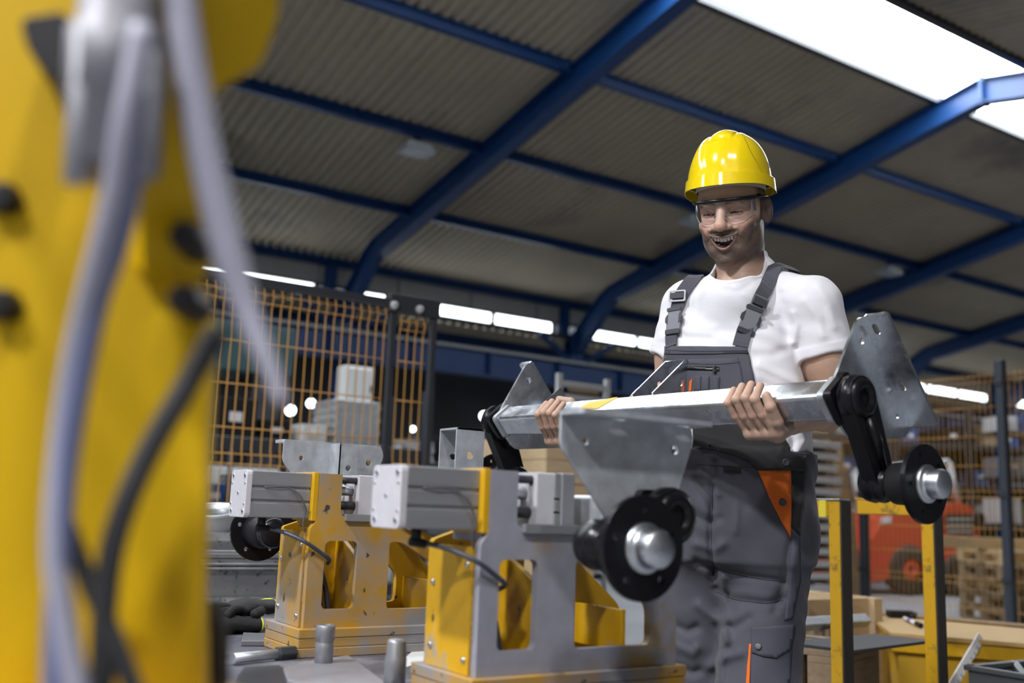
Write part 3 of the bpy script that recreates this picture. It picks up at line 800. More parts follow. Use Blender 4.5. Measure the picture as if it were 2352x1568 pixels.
mb = MB(); mb.tube(bez([P(x, y, d) for x, y, d in ((330, 60, .53), (290, 260, .53), (265, 430, .54), (235, 560, .55), (180, 780, .57), (145, 1000, .58), (128, 1250, .58), (150, 1450, .58), (190, 1640, .58))], 48), .0072, 12); mb.build('grey_hose', RHOSE, rb)
mb = MB(); mb.tube(bez([P(x, y, d) for x, y, d in ((310, 200, .545), (300, 420, .55), (270, 560, .555), (222, 700, .565), (180, 900, .575), (150, 1100, .58), (130, 1400, .58), (125, 1640, .58))], 48), .0065, 12); mb.build('blue_hose', RBLUE, rb)
mb = MB(); mb.tube(bez([P(x, y, d) for x, y, d in ((500, 760, .62), (420, 900, .61), (330, 1060, .605), (265, 1230, .60), (240, 1400, .60), (232, 1640, .60))], 36), .0075, 10); mb.build('black_hose', RUB, rb)
mb = MB(); mb.tube(bez([P(x, y, d) for x, y, d in ((140, 1180, .60), (200, 1330, .60), (255, 1450, .60), (330, 1640, .60))], 24), .006, 10); mb.build('black_hose', RUB, rb)
slab('black_bracket', [(45, 40), (150, 25), (175, 90), (150, 200), (110, 170), (60, 110)], .60, .05, BLKM, lean=.2, px0=110)
slab('mounting_bracket', [(170, -150), (420, -150), (420, 20), (330, 60), (200, 40)], .60, .05, DKGREY, px0=300)
for x, y in ((5, 455), (2, 700), (428, 545), (425, 690), (520, 30)):
    c = Vector(P(x, y, .635)); mb = MB(); mb.lathe(c + H_ * .03, tuple(-H_), [(0, .011), (.035, .011), (.038, .008), (.038, .001)], 6, False); mb.build('bolt', BLKM, rb)
slab('black_joint', [(455, 1385), (490, 1372), (512, 1450), (512, 1700), (430, 1700), (430, 1500)], .80, .02, BLKM, px0=480)
mb = MB(); q0 = Vector(P(190, 1690, .72)); mb.cyl((q0.x, q0.y, 0), (q0.x, q0.y, q0.z + .02), .15, .13, n=36); mb.cyl((q0.x, q0.y, 0), (q0.x, q0.y, .04), .24, n=36); mb.build('pedestal', RYEL, rb, bevel=.006)
# ================================================================== mesh fences
def fence_panel(fence, p0, p1, z0, z1, hz, sp=.05, r=.0032):
    """welded mesh panel: every wire is a part; the uprights are folded at the double wires"""
    p0, p1 = Vector(p0), Vector(p1)
    d = (p1 - p0); n = int(d.length / sp); u = d.normalized(); nr = u.cross(Vector((0, 0, 1)))
    inv = root_inv(fence)
    zs = [z0]
    for h in sorted(hz, key=lambda q: q[0] if isinstance(q, tuple) else q):
        if isinstance(h, tuple): zs += [h[0] - .03, (h[0] + h[1]) / 2, h[1] + .03]
    zs += [z1]
    path = []
    for i, z in enumerate(zs):
        off = .018 if (0 < i < len(zs) - 1 and i % 3 == 2) else 0
        path.append((nr.x * off, nr.y * off, z))
    mb = MB(); mb.tube(path, r, 6)
    me = bpy.data.meshes.new('upright_wire'); me.from_pydata(mb.v, [], mb.f); me.polygons.foreach_set('use_smooth', mb.sm); me.materials.append(WIRE)
    for k in range(n + 1):
        o = bpy.data.objects.new('upright_wire', me); col.objects.link(o); o.parent = fence
        q = p0 + u * (k * sp); o.location = inv @ Vector((q.x, q.y, 0))
    mh = None
    for h in hz:
        for z in (h if isinstance(h, tuple) else (h,)):
            mb = MB(); mb.tube([p0 - nr * .005 + Vector((0, 0, z)), p1 - nr * .005 + Vector((0, 0, z))], r * 1.15, 6); mb.build('cross_wire', WIRE, fence)
FY = 4.93
fa = thing('mesh_fence', 'ochre wire mesh fence with dark top rail beside the robot', 'fence', (1.9, FY, 0))
xl, xm, xr = 0.75, PL(893, 800, 1, FY)[0], PL(988, 800, 1, FY)[0]
HZ = [(1.98, 1.93), 1.72, 1.50, 1.28, (1.10, 1.15), .85, .60, (.35, .40), .15]
HZ = [tuple(sorted(h)) if isinstance(h, tuple) else h for h in HZ]
fence_panel(fa, (xl, FY, 0), (xm - .03, FY, 0), .08, 2.0, HZ)
fence_panel(fa, (xm + .06, FY, 0), (xr - .03, FY, 0), .08, 1.96, [(1.90, 1.95)] + HZ[1:])
mb = MB(); mb.bb((xm, FY - .01, 0), (xm + .034, FY + .03, 2.06)); mb.build('post', DKGREY, fa, bevel=.003)
mb = MB(); mb.bb((xr, FY - .01, 0), (xr + .034, FY + .03, 2.08)); mb.build('post', DKGREY, fa, bevel=.003)
mb = MB(); mb.bb((xl, FY - .02, 2.02), (xm + .05, FY + .04, 2.06)); mb.build('top_rail', DKGREY, fa, bevel=.003)
mb = MB(); mb.bb((xm - .02, FY - .03, 1.99), (xr + .04, FY + .05, 2.09)); mb.build('door_closer', DKGREY, fa, bevel=.006)
for x in (xm + .0, xr - .10):
    mb = MB(); mb.lathe((x, FY - .03, 2.02), (0, -1, 0), [(0, .001), (0, .024), (.02, .022), (.026, .012), (.026, .001)], 16); mb.build('cap', LGREY, fa)
mb = MB(); mb.bb((xm + .05, FY - .03, .86), (xr - .02, FY + .02, .95)); mb.build('latch_bar', YEL, fa, bevel=.003)

FX = 8.12
fb = thing('mesh_fence', 'ochre wire mesh fence with anthracite posts in front of the red forklift', 'fence', (FX, 6, 0))
HZR = [(2.17, 2.22), 1.95, 1.70, 1.45, (1.18, 1.23), .92, .70, (.45, .50), .25, .08]
yp = [3.25, 4.72, 6.13, 7.9]
for k in range(3):
    fence_panel(fb, (FX, yp[k] + .05, 0), (FX, yp[k + 1] - .05, 0), .06, 2.25, HZR)
for y in yp:
    mb = MB(); mb.bb((FX - .035, y - .035, 0), (FX + .035, y + .035, 2.34)); po = mb.build('post', mat('slate_post_paint', (.045, .055, .075), .5), fb, bevel=.004)
    for z in (2.15, 1.2, .5):
        mb = MB(); mb.bb((FX - .05, y - .045, z - .02), (FX - .03, y + .045, z + .02)); mb.build('clamp', DKGREY, po, bevel=.003)

# ================================================================== things to the right of the worker
def L3(o, ex, ez=(0, 0, 1)):
    return Vector(o), Vector(ex).normalized(), Vector(ez)
# two yellow cantilever stands
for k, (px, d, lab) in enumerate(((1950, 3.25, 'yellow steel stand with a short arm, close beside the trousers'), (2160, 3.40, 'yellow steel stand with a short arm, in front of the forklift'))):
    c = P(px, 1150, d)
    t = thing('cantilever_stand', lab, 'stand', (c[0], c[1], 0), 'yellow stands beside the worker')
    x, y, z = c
    YB = mat('chipped_yellow_paint', (.60, .34, .01), .42, 0, var=.1, c2=(.05, .045, .04), patch=.22, pscale=14)
    mb = MB(); mb.bb((x - .048, y, .03), (x, y + .044, z)); mb.build('post', YB, t, bevel=.003)
    mb = MB(); mb.bb((x - .047, y - .006, .03), (x + .002, y, z)); mb.build('shade_strip', mat('dark_olive_shade', (.04, .037, .032), .5), t, bevel=.002)  # dark strip paints in the shade on this side of the post
    mb = MB(); mb.bb((x - .050, y + .044, z - .052), (x - .008, y + .30, z)); mb.build('arm', YB, t, bevel=.004)
    mb = MB(); mb.bb((x - .053, y - .005, z), (x + .002, y + .305, z + .005)); mb.build('wear_strip', GALVD if k == 0 else YB, t, bevel=.001)
    if k == 0:
        mb = MB(); mb.bb((x - .053, y + .05, z - .054), (x - .049, y + .078, z)); mb.build('tape_band', mat('lemon_tape', (.75, .62, .05), .5), t)
    mb = MB(); mb.bb((x - .16, y - .16, 0), (x + .12, y + .18, .03)); mb.build('foot_plate', YB, t, bevel=.004)

# low yellow bench with plywood top
c0, c1 = P(1990, 1412, 4.9), P(2360, 1470, 4.35)
bz = c0[2]
be = thing('low_bench', 'low yellow bench with ochre plywood top behind the yellow stands', 'bench', (5.2, 3.4, 0))
q = [PL(x, y, 2, bz) for x, y in ((1990, 1410), (2420, 1448), (2420, 1482), (2045, 1452))]
q = [np.array(v) for v in q]
mb = MB(); mb.prism([(v[0], v[1]) for v in q], [], (0, 0, bz - .018), (1, 0, 0), (0, 1, 0), (0, 0, 1), .018); mb.build('top_board', PLY, be, bevel=.002)
cc = np.mean(q, axis=0)
qi = [cc + (v - cc) * .97 for v in q]
mb = MB(); mb.prism([(v[0], v[1]) for v in qi], [], (0, 0, bz - .075), (1, 0, 0), (0, 1, 0), (0, 0, 1), .056); mb.build('rim', YEL, be, bevel=.004)
qj = [cc + (v - cc) * .9 for v in q]
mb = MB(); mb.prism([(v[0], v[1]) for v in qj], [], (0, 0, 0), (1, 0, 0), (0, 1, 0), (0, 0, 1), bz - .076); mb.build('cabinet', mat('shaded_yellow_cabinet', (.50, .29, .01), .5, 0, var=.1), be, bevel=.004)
mb = MB(); e0, e1 = q[0] * .985 + q[1] * .015, q[1]
mb.tube([e0 + np.array([0, 0, .008]), e1 + np.array([0, 0, .008])], .012, 4, False); mb.build('edge_strip', WOODD, be)
# marker pen and black clamp on it
a, b = PL(2078, 1420, 2, bz + .012), PL(2116, 1436, 2, bz + .012)
mk = thing('marker_pen', 'white marker pen with black cap on the plywood top', 'pen', (a[0], a[1], bz))
mb = MB(); mb.cyl(a, a + (b - a) * .72, .0095, n=14); mb.build('barrel', WHITE, mk)
mb = MB(); mb.cyl(a + (b - a) * .72, b, .0105, n=14); mb.build('cap', BLKM, mk, bevel=.002)
mb = MB(); mb.cyl(a + (b - a) * .25, a + (b - a) * .45, .0098, n=14); mb.build('print_band', mat('purple_print', (.2, .12, .35), .5), mk)
a = PL(2080, 1420, 2, bz)
cl = thing('hand_tool', 'black hand tool lying behind the marker pen', 'tool', a)
mb = MB(); mb.box(a + np.array([0, .03, .018]), (.05, .12, .034), Matrix.Rotation(1.0, 3, 'Z')); mb.build('body', BLKM, cl, bevel=.008)
mb = MB(); mb.box(a + np.array([.06, 0, .016]), (.09, .03, .022), Matrix.Rotation(.5, 3, 'Z')); mb.build('handle', RUB, cl, bevel=.008)

# black sheet on a pallet, wooden crate, bars
def board_pallet(name, label, c, w, d, mt, grp=None, rz=0.0, ht=.144):
    t = thing(name, label, 'pallet', mtx=Matrix.Translation(Vector(c)) @ Matrix.Rotation(rz, 4, 'Z'), group=grp)
    W = dict(world=False)
    for k in range(5):
        x = -w / 2 + .06 + k * (w - .12) / 4
        mb = MB(); mb.bb((x - .055, -d / 2, ht - .022), (x + .055, d / 2, ht)); mb.build('deck_board', mt, t, bevel=.002, seg=1, **W)
    for y in (-d / 2 + .05, 0, d / 2 - .05):
        mb = MB(); mb.bb((-w / 2, y - .05, ht - .044), (w / 2, y + .05, ht - .022)); mb.build('stringer_board', mt, t, bevel=.002, seg=1, **W)
        mb = MB(); mb.bb((-w / 2, y - .05, 0), (w / 2, y + .05, .022)); mb.build('bottom_board', mt, t, bevel=.002, seg=1, **W)
        for x in (-w / 2 + .07, 0, w / 2 - .07):
            mb = MB(); mb.bb((x - .07, y - .05, .022), (x + .07, y + .05, ht - .044)); mb.build('block', mt, t, bevel=.002, seg=1, **W)
    return t
sz = P(1985, 1480, 3.6)[2]
qs = [PL(x, y, 2, sz) for x, y in ((1795, 1480), (2010, 1461), (2146, 1476), (1962, 1500))]
cs = np.mean(qs, axis=0)
qs = [cs + (v - cs) * 1.0 for v in qs]
mb = MB(); mb.prism([(v[0] - cs[0], v[1] - cs[1]) for v in qs], [circ(qs[0][0] - cs[0] + .22, qs[0][1] - cs[1] - .1, .008)], (0, 0, 0), (1, 0, 0), (0, 1, 0), (0, 0, 1), .010)
o = mb.build('steel_sheet', mat('dark_blued_sheet', (.06, .065, .08), .35, .4, var=.2), None, bevel=.001, seg=1); o.location = cs
tag(o, 'dark thin steel sheet lying flat on the pallets beside the trousers', 'sheet')
nst = int((sz - .002) / .144); hp = (sz - .001) / nst
for k in range(nst):
    board_pallet('wooden_pallet', ['bottom wooden pallet under the dark steel sheet', 'second wooden pallet from the floor under the dark steel sheet', 'third wooden pallet from the floor under the dark steel sheet', 'upper wooden pallet under the dark steel sheet'][min(k, 3)], (cs[0] - .13, cs[1] + .12, k * hp), .40, .34, WOODD, 'pallets under the dark sheet', .3, hp)
c = P(1832, 1395, 4.7)
cr = thing('pine_crate', 'pale pine crate standing behind the yellow stand', 'crate', (c[0], c[1], 0))
for k in range(3):
    z = c[2] + .06 - k * .105
    mb = MB(); mb.bb((c[0] - .28, c[1] - .22, z - .10), (c[0] + .28, c[1] - .20, z)); mb.build('plank', WOOD, cr, bevel=.002, seg=1)
    mb = MB(); mb.bb((c[0] + .26, c[1] - .20, z - .10), (c[0] + .28, c[1] + .2, z)); mb.build('plank', WOOD, cr, bevel=.002, seg=1)
    mb = MB(); mb.bb((c[0] - .28, c[1] - .20, z - .10), (c[0] - .26, c[1] + .2, z)); mb.build('plank', WOOD, cr, bevel=.002, seg=1)
for x in (-.25, .25):
    mb = MB(); mb.bb((c[0] + x - .03, c[1] - .25, 0), (c[0] + x + .03, c[1] - .22, c[2] + .06)); mb.build('corner_post', WOOD, cr, bevel=.002, seg=1)
mb = MB(); mb.bb((c[0] - .28, c[1] - .22, .0), (c[0] + .28, c[1] + .2, c[2] - .30)); mb.build('lower_box', WOODD, cr)
a, b = P(1800, 1436, 3.9), P(1990, 1424, 4.3)
br = thing('galvanised_bar', 'galvanised flat bar lying between the pallets and the pine crate', 'bar', a)
mb = MB(); mb.tube([a, b], .028, 4, False); mb.build('bar', GALV, br, bevel=.003)
mb = MB(); m_ = (a + b) / 2; mb.bb((m_[0] - .05, m_[1] - .05, 0), (m_[0] + .05, m_[1] + .05, m_[2] - .02)); mb.build('rest', WOODD, br)
# white measuring stick leaning on the bench
a, b = P(2252, 1462, 4.05), P(2165, 1610, 3.75)
st = thing('measuring_stick', 'white measuring stick leaning against the low yellow bench', 'stick', b)
a_, b_ = Vector(a), Vector(b); dirv = (b_ - a_).normalized(); b_ = b_ + dirv * (b_.z / -dirv.z if b_.z > 0 else 0)
sd = dirv.cross(Vector(-HOR)).normalized()
mb = MB(); mb.prism([(-.018, 0), (.018, 0), (.018, (b_ - a_).length), (-.018, (b_ - a_).length)], [], a_, sd, dirv, sd.cross(dirv), .006); mb.build('blade', mat('chalk_white', (.85, .85, .85), .5), st, bevel=.001, seg=1)
nv = sd.cross(dirv); fs = -1 if nv.dot(Vector(HOR)) > 0 else 1
for k in range(8):
    mb = MB(); mb.prism([(-.018, .03 + k * .04), (-.004, .03 + k * .04), (-.004, .034 + k * .04), (-.018, .034 + k * .04)], [], a_ + nv * (.006 if fs > 0 else -.0006), sd, dirv, nv, .0006); mb.build('mark', BLKM, st)
# grey crate with wood and metal scraps
c = P(2425, 1590, 3.3)
bx = thing('plastic_crate', 'dark grey plastic crate filled with scraps at the bottom edge', 'crate', (c[0], c[1], 0))
zt = P(2425, 1538, 3.3)[2]
for nm, lo_, hi_ in (('side', (-.22, -.16, 0), (-.205, .16, 0)), ('side', (.205, -.16, 0), (.22, .16, 0)), ('side', (-.205, -.16, 0), (.205, -.145, 0)), ('side', (-.205, .145, 0), (.205, .16, 0))):
    mb = MB(); mb.bb((c[0] + lo_[0], c[1] + lo_[1], .18), (c[0] + hi_[0], c[1] + hi_[1], zt)); mb.build(nm, PLAST, bx, bevel=.003)
mb = MB(); mb.bb((c[0] - .23, c[1] - .17, zt - .012), (c[0] - .2, c[1] + .17, zt + .004)); mb.bb((c[0] + .2, c[1] - .17, zt - .012), (c[0] + .23, c[1] + .17, zt + .004)); mb.bb((c[0] - .23, c[1] - .17, zt - .012), (c[0] + .23, c[1] - .14, zt + .004)); mb.bb((c[0] - .23, c[1] + .14, zt - .012), (c[0] + .23, c[1] + .17, zt + .004)); mb.build('rim', PLAST, bx, bevel=.003)
mb = MB(); mb.bb((c[0] - .21, c[1] - .15, 0), (c[0] + .21, c[1] + .15, .2)); mb.build('stand', DKGREY, bx)
for k in range(9):
    o = c + np.array([-.15 + .3 * (k // 2 + .3 * (k % 2)) / 4.5, random.uniform(-.1, .1), 0]); o[2] = zt - .03 + random.uniform(0, .04)
    mb = MB(); mb.box((0, 0, 0), (random.uniform(.08, .16), .022, .018), Matrix.Rotation(random.uniform(0, 3), 3, 'Z') @ Matrix.Rotation(random.uniform(-.5, .5), 3, 'Y'))
    ob = mb.build('wood_scrap', WOOD if k % 2 else GALVD, None, bevel=.001, seg=1); ob.location = o
    tag(ob, ('short pale wood scrap lying in the plastic crate, %s from the stick' if k % 2 else 'short grey metal scrap lying in the plastic crate, %s from the stick') % ORD[k // 2], 'scrap', 'wood scraps in the crate' if k % 2 else 'metal scraps in the crate')

# ================================================================== behind the right fence
# red forklift seen from the side
FD = 13.6
fo = Vector(P(2080, 1365, FD)); fo.z = 0
fk = thing('forklift', 'red forklift standing behind the right mesh fence', 'forklift', fo)
ex = (R_ * .97 + H_ * .24).normalized(); ny = Vector((0, 0, 1)).cross(ex)
def fkp(px, py):
    v = Vector(ray(px, py)); n_ = ny; t_ = (fo - Vector(CAM)).dot(n_) / v.dot(n_); w_ = Vector(CAM) + v * t_ - fo
    return (w_.dot(ex), w_.z)
def fkslab(name, px, off, dep, mt, par=fk, bevel=.03, r=.04):
    mb = MB(); mb.prism(rpoly([fkp(x, y) for x, y in px], r, 4), [], fo + ny * off, ex, (0, 0, 1), ny, dep)
    return mb.build(name, mt, par, bevel=bevel, seg=3)
fkslab('chassis', [(1955, 1345), (1955, 1275), (2000, 1240), (2035, 1190), (2060, 1178), (2100, 1178), (2118, 1200), (2140, 1212), (2235, 1240), (2255, 1245), (2250, 1262), (2228, 1270), (2215, 1310), (2180, 1330), (2150, 1335), (2140, 1300), (2120, 1270), (2090, 1255), (2065, 1268), (2045, 1300), (2042, 1330)], 0, 1.0, RED, r=.06)
fkslab('counterweight', [(1880, 1325), (1880, 1300), (1925, 1275), (1960, 1275), (1960, 1330)], .05, .9, RED)
fkslab('hood', [(2165, 1215), (2165, 1160), (2195, 1152), (2230, 1160), (2250, 1178), (2255, 1195), (2255, 1245), (2165, 1240)], .03, .94, RED, r=.10)
gr = fkslab('grille', [(2172, 1225), (2172, 1180), (2232, 1180), (2232, 1228)], -.02, .06, HOLE, bevel=.01)
for k in range(3):
    fkslab('louvre', [(2174, 1190 + k * 14), (2230, 1190 + k * 14), (2230, 1194 + k * 14), (2174, 1194 + k * 14)], -.035, .02, LGREY, gr, .003, .005)
fkslab('cab_window', [(2098, 1180), (2138, 1178), (2140, 1205), (2118, 1200)], -.01, .03, HOLE, bevel=.01)
c_ = fkp(2244, 1192); pt = fo + ex * c_[0] + Vector((0, 0, c_[1]))
mb = MB(); mb.lathe(pt - ny * .0, -ny, [(0, .11), (.05, .10), (.06, .07), (.04, .001)], 24); mb.build('headlight', BLKM, fk)
fkslab('sticker', [(2024, 1188), (2046, 1186), (2046, 1200), (2024, 1202)], -.006, .01, WHITE, bevel=.001, r=.01)
for (px, py) in ((2092, 1315), (2200, 1322)):
    c_ = fkp(px, py); rad = .34 if px < 2150 else .28
    pt = fo + ex * c_[0] + Vector((0, 0, rad)) - ny * .04
    mb = MB(); mb.lathe(pt, ny, [(0, .16), (0, rad * .82), (.03, rad * .95), (.07, rad), (.20, rad), (.24, rad * .9), (.24, .16)], 40); w_ = mb.build('tyre', RUB, fk)
    mb = MB(); mb.lathe(pt, ny, [(.03, .001), (.03, .05), (.0, .06), (.0, .10), (.04, .12), (.04, .17)], 28); mb.build('rim', RED if px < 2150 else RUB, w_)
for (a, b) in (((2058, 1180), (2045, 1080)), ((2215, 1155), (2190, 1060)), ((2045, 1080), (2190, 1060))):
    pa_, pb_ = fkp(*a), fkp(*b)
    for off in (.12, .85):
        mb = MB(); mb.tube([fo + ex * pa_[0] + Vector((0, 0, pa_[1])) + ny * off, fo + ex * pb_[0] + Vector((0, 0, pb_[1])) + ny * off], .05, 8); mb.build('guard_bar', LGREY, fk)
fkslab('mast', [(1905, 1330), (1905, 1080), (1925, 1080), (1925, 1330)], .2, .6, DKGREY, bevel=.01, r=.01)

# pallets stacked behind the fence at the right edge
c = P(2350, 1420, 10.2)
for k in range(5):
    board_pallet('wooden_pallet', 'weathered pallet in the stack beside the forklift, %s' % ['lowest', 'second from the floor', 'third from the floor', 'second from the top', 'topmost'][k],
                 (c[0] + random.uniform(-.02, .02), c[1] + random.uniform(-.02, .02), k * .144), 1.1, .8, WOODD if k < 4 else WOOD, 'pallets stacked beside the forklift', .95 + random.uniform(-.03, .03))
o = thing('timber_beam', 'pale squared timber lying on top of the pallet stack', 'timber', (c[0], c[1], .72))
a_ = P(2215, 1250, 9.7); 
mb = MB(); mb.box((c[0] - .1, c[1] + .05, .776), (1.5, .13, .11), Matrix.Rotation(-.55, 3, 'Z')); mb.build('beam', WOOD, o, bevel=.004)

# racks with galvanised profiles and boxes
def rack(label, c, w, d, h, levels, grp='storage racks', mt=DKGREY, rz=0.0):
    t = thing('storage_rack', label, 'rack', mtx=Matrix.Translation(Vector((c[0], c[1], 0))) @ Matrix.Rotation(rz, 4, 'Z'), group=grp)
    W = dict(world=False)
    for x in (-w / 2, w / 2):
        for y in (-d / 2, d / 2):
            mb = MB(); mb.bb((x - .04, y - .04, 0), (x + .04, y + .04, h)); mb.build('upright', mt, t, bevel=.004, seg=1, **W)
    for z in levels:
        mb = MB(); mb.bb((-w / 2, -d / 2 - .02, z - .10), (w / 2, -d / 2 + .02, z)); mb.build('beam', mt, t, bevel=.004, seg=1, **W)
        mb = MB(); mb.bb((-w / 2, -d / 2, z - .03), (w / 2, d / 2, z)); mb.build('shelf', mt, t, **W)
    return t
KIND = [('steel_box', 'grey steel parts box', GALVD), ('white_carton', 'white carton', WHITE), ('black_bin', 'black parts bin', BLKM), ('galvanised_stack', 'bright galvanised sheet stack', GALV), ('blue_bin', 'blue parts bin', mat('blue_bin_plastic', (.02, .08, .25), .5)), ('tan_carton', 'tan carton', WOODD)]
def fill(t, rname, w, d, levels, seed, hmax=.42, dens=.9, kinds=None):
    r = random.Random(seed)
    M = t.matrix_basis
    for li, z in enumerate(levels):
        x = -w / 2 + .1; k = 0
        while x < w / 2 - .35:
            bw = r.uniform(.18, .42); bh = r.uniform(.14, hmax); bd = d * r.uniform(.5, .8)
            if r.random() < dens:
                nm, lb, mt = r.choice([KIND[i] for i in kinds] if kinds else KIND)
                o = thing(nm, '%s, %s shelf, %s from left, %s' % (lb, ['lowest', 'second', 'third', 'top'][min(li, 3)], ORD[min(k, 6)], rname), nm.split('_')[1], mtx=M @ Matrix.Translation((x + bw / 2, 0, z)), group='goods on ' + rname)
                W = dict(world=False)
                if nm == 'galvanised_stack':
                    for q in range(int(bh / .035)):
                        mb = MB(); mb.bb((-bw / 2 + (q % 2) * .01, -bd / 2, q * .035), (bw / 2 - (q % 3) * .008, bd / 2, q * .035 + .028)); mb.build('sheet', GALV, o, bevel=.003, seg=1, **W)
                else:
                    mb = MB(); mb.prism(rrect(-bw / 2, -bd / 2, bw / 2, bd / 2, .015, 2), [rrect(-bw / 2 + .015, -bd / 2 + .015, bw / 2 - .015, bd / 2 - .015, .01, 2)], (0, 0, 0), (1, 0, 0), (0, 1, 0), (0, 0, 1), bh); mb.build('sides', mt, o, bevel=.004, seg=1, **W)
                    mb = MB(); mb.bb((-bw / 2 + .012, -bd / 2 + .012, .0), (bw / 2 - .012, bd / 2 - .012, bh * .8)); mb.build('contents', GALVD if nm != 'white_carton' else WHITE, o, **W)
                    mb = MB(); mb.bb((-.05, -bd / 2 - .004, bh * .4), (.05, -bd / 2 + .001, bh * .65)); mb.build('label_card', LABEL, o, **W)
                k += 1
            x += bw + r.uniform(.03, .10)
c = P(2200, 1300, 17.2)
LV = [.35, 1.0, 1.65, 2.3]
t = rack('dark storage rack full of boxes behind the forklift', (c[0], c[1]), 3.2, .9, 2.9, LV, rz=-.5); fill(t, 'the rack behind the forklift', 3.2, .9, LV, 3)
c = P(2460, 1300, 14.6)
t = rack('dark storage rack at the right edge behind the pallet stack', (c[0], c[1]), 2.4, .9, 2.7, LV, rz=-.5); fill(t, 'the rack behind the pallet stack', 2.4, .9, LV, 5)
c = P(1850, 1300, 16.0)
t = rack('dark storage rack between the worker and the forklift', (c[0], c[1]), 2.6, .9, 2.7, LV, rz=-.45); fill(t, 'the rack between worker and forklift', 2.6, .9, LV, 11)
# bundle of bright profiles stacked on spacers just behind the fence
c = P(1845, 1350, 9.3)
sp = thing('profile_stand', 'grey stand carrying the stacked bright profiles beside the trousers', 'stand', (c[0], c[1], 0))
for x in (-.28, .28):
    mb = MB(); mb.bb((c[0] + x - .02, c[1] + .16, 0), (c[0] + x + .02, c[1] + .20, 1.75)); mb.build('upright', DKGREY, sp)
mb = MB(); mb.bb((c[0] - .32, c[1] - .2, 0), (c[0] + .32, c[1] + .2, .06)); mb.build('foot', DKGREY, sp)
for k in range(15):
    z = .09 + k * .108
    for x in (-.2, .2):
        mb = MB(); mb.bb((c[0] + x - .04, c[1] - .16, z - .047), (c[0] + x + .04, c[1] + .16, z)); mb.build('spacer', WOODD, sp)
    o = thing('bright_profile', 'bright galvanised profile in the stack beside the trousers, %s from the floor' % (ORD + ['eighth', 'ninth', 'tenth', 'eleventh', 'twelfth', 'thirteenth', 'fourteenth', 'topmost'])[k], 'profile', (c[0], c[1], z), 'bright profiles stacked beside the trousers')
    mb = MB(); mb.prism([(-.17, 0), (.17, 0), (.17, .058), (.16, .058), (.16, .01), (-.16, .01), (-.16, .058), (-.17, .058)], [], (c[0] - .30 + .03 * (k % 3), c[1], z), (0, 1, 0), (0, 0, 1), (1, 0, 0), .60); mb.build('channel', mat('white_zinc', (.80, .82, .86), .4, .2), o, bevel=.003, seg=1)
    mb = MB(); mb.bb((c[0] - .20, c[1] - .174, z + .015), (c[0] - .12, c[1] - .17, z + .045)); mb.build('tag', LABEL, o)
# leaning timbers and pipes, brown-grey, between stack and post
for k in range(7):
    a = P(1928 + k * 9, 1380, 9.6 + .1 * k); a[2] = 0
    o = thing('leaning_board', 'brown board leaning upright behind the fence, %s from the bright profiles' % ORD[k], 'board', a, 'boards leaning behind the fence')
    mb = MB(); mb.prism([(-.03, 0), (.03, 0), (.03, 1.5 + .12 * (k % 3)), (-.03, 1.5 + .12 * (k % 3))], [], a, (.8, -.6, 0), (.0, .12, 1), (.6, .8, 0), .02); mb.build('plank', WOODD, o, bevel=.002, seg=1)

# ================================================================== behind the left fence
c = P(640, 1100, 8.2)
t = rack('grey storage rack with boxes behind the left mesh fence', (c[0], c[1]), 2.3, .7, 1.9, [.3, .85, 1.4], rz=.0, mt=DKGREY); fill(t, 'the rack behind the left fence', 2.3, .7, [.3, .85, 1.4], 21, .40, kinds=[0, 1, 2, 3, 2, 4, 2])
c = P(930, 1100, 9.9)
t = rack('grey storage rack behind the fence post', (c[0], c[1]), 1.7, .7, 1.75, [.3, .85, 1.35], rz=.0, mt=DKGREY); fill(t, 'the rack behind the fence post', 1.7, .7, [.3, .85, 1.35], 27, .34, kinds=[0, 5, 2, 3])
# white electrical cabinet on a post
c = P(815, 893, 8.6)
ec = thing('electrical_cabinet', 'white electrical cabinet seen through the left mesh fence', 'cabinet', (c[0], c[1], 0))
mb = MB(); mb.bb((c[0] - .14, c[1] - .08, c[2] - .19), (c[0] + .14, c[1] + .08, c[2] + .19)); mb.build('body', WHITE, ec, bevel=.008)
for k in range(3):
    mb = MB(); mb.bb((c[0] - .125 + k * .085, c[1] - .095, c[2] - .17), (c[0] - .05 + k * .085, c[1] - .08, c[2] + .17)); dd = mb.build('door', WHITE, ec, bevel=.004)
mb = MB(); mb.bb((c[0] + .10, c[1] - .105, c[2] - .03), (c[0] + .112, c[1] - .094, c[2] + .03)); mb.build('handle', BLKM, dd)
mb = MB(); mb.bb((c[0] - .02, c[1] - .02, 0), (c[0] + .02, c[1] + .06, c[2] - .19)); mb.build('post', LGREY, ec)
# grey machine with control box
c = P(560, 950, 11.5)
mc = thing('press_machine', 'tall dark press machine with pale control box far behind the left fence', 'machine', (c[0], c[1], 0))
mb = MB(); mb.bb((c[0] - .9, c[1], 0), (c[0] + .5, c[1] + 1.0, 1.3)); mb.build('bed', LGREY, mc, bevel=.03)
mb = MB(); mb.bb((c[0] - .9, c[1] + .2, 1.3), (c[0] - .5, c[1] + .9, 2.9)); mb.bb((c[0] + .15, c[1] + .2, 1.3), (c[0] + .5, c[1] + .9, 2.9)); mb.build('columns', DKGREY, mc, bevel=.02)
mb = MB(); mb.bb((c[0] - 1.0, c[1] + .1, 2.4), (c[0] + .6, c[1] + 1.0, 3.0)); mb.build('head', mat('teal_machine_paint', (.02, .06, .07), .5), mc, bevel=.03)
mb = MB(); mb.bb((c[0] - .3, c[1] - .1, 1.5), (c[0] + .1, c[1] + .1, 1.95)); mb.build('control_box', WHITE, mc, bevel=.01)
c = P(1050, 1000, 12.2)
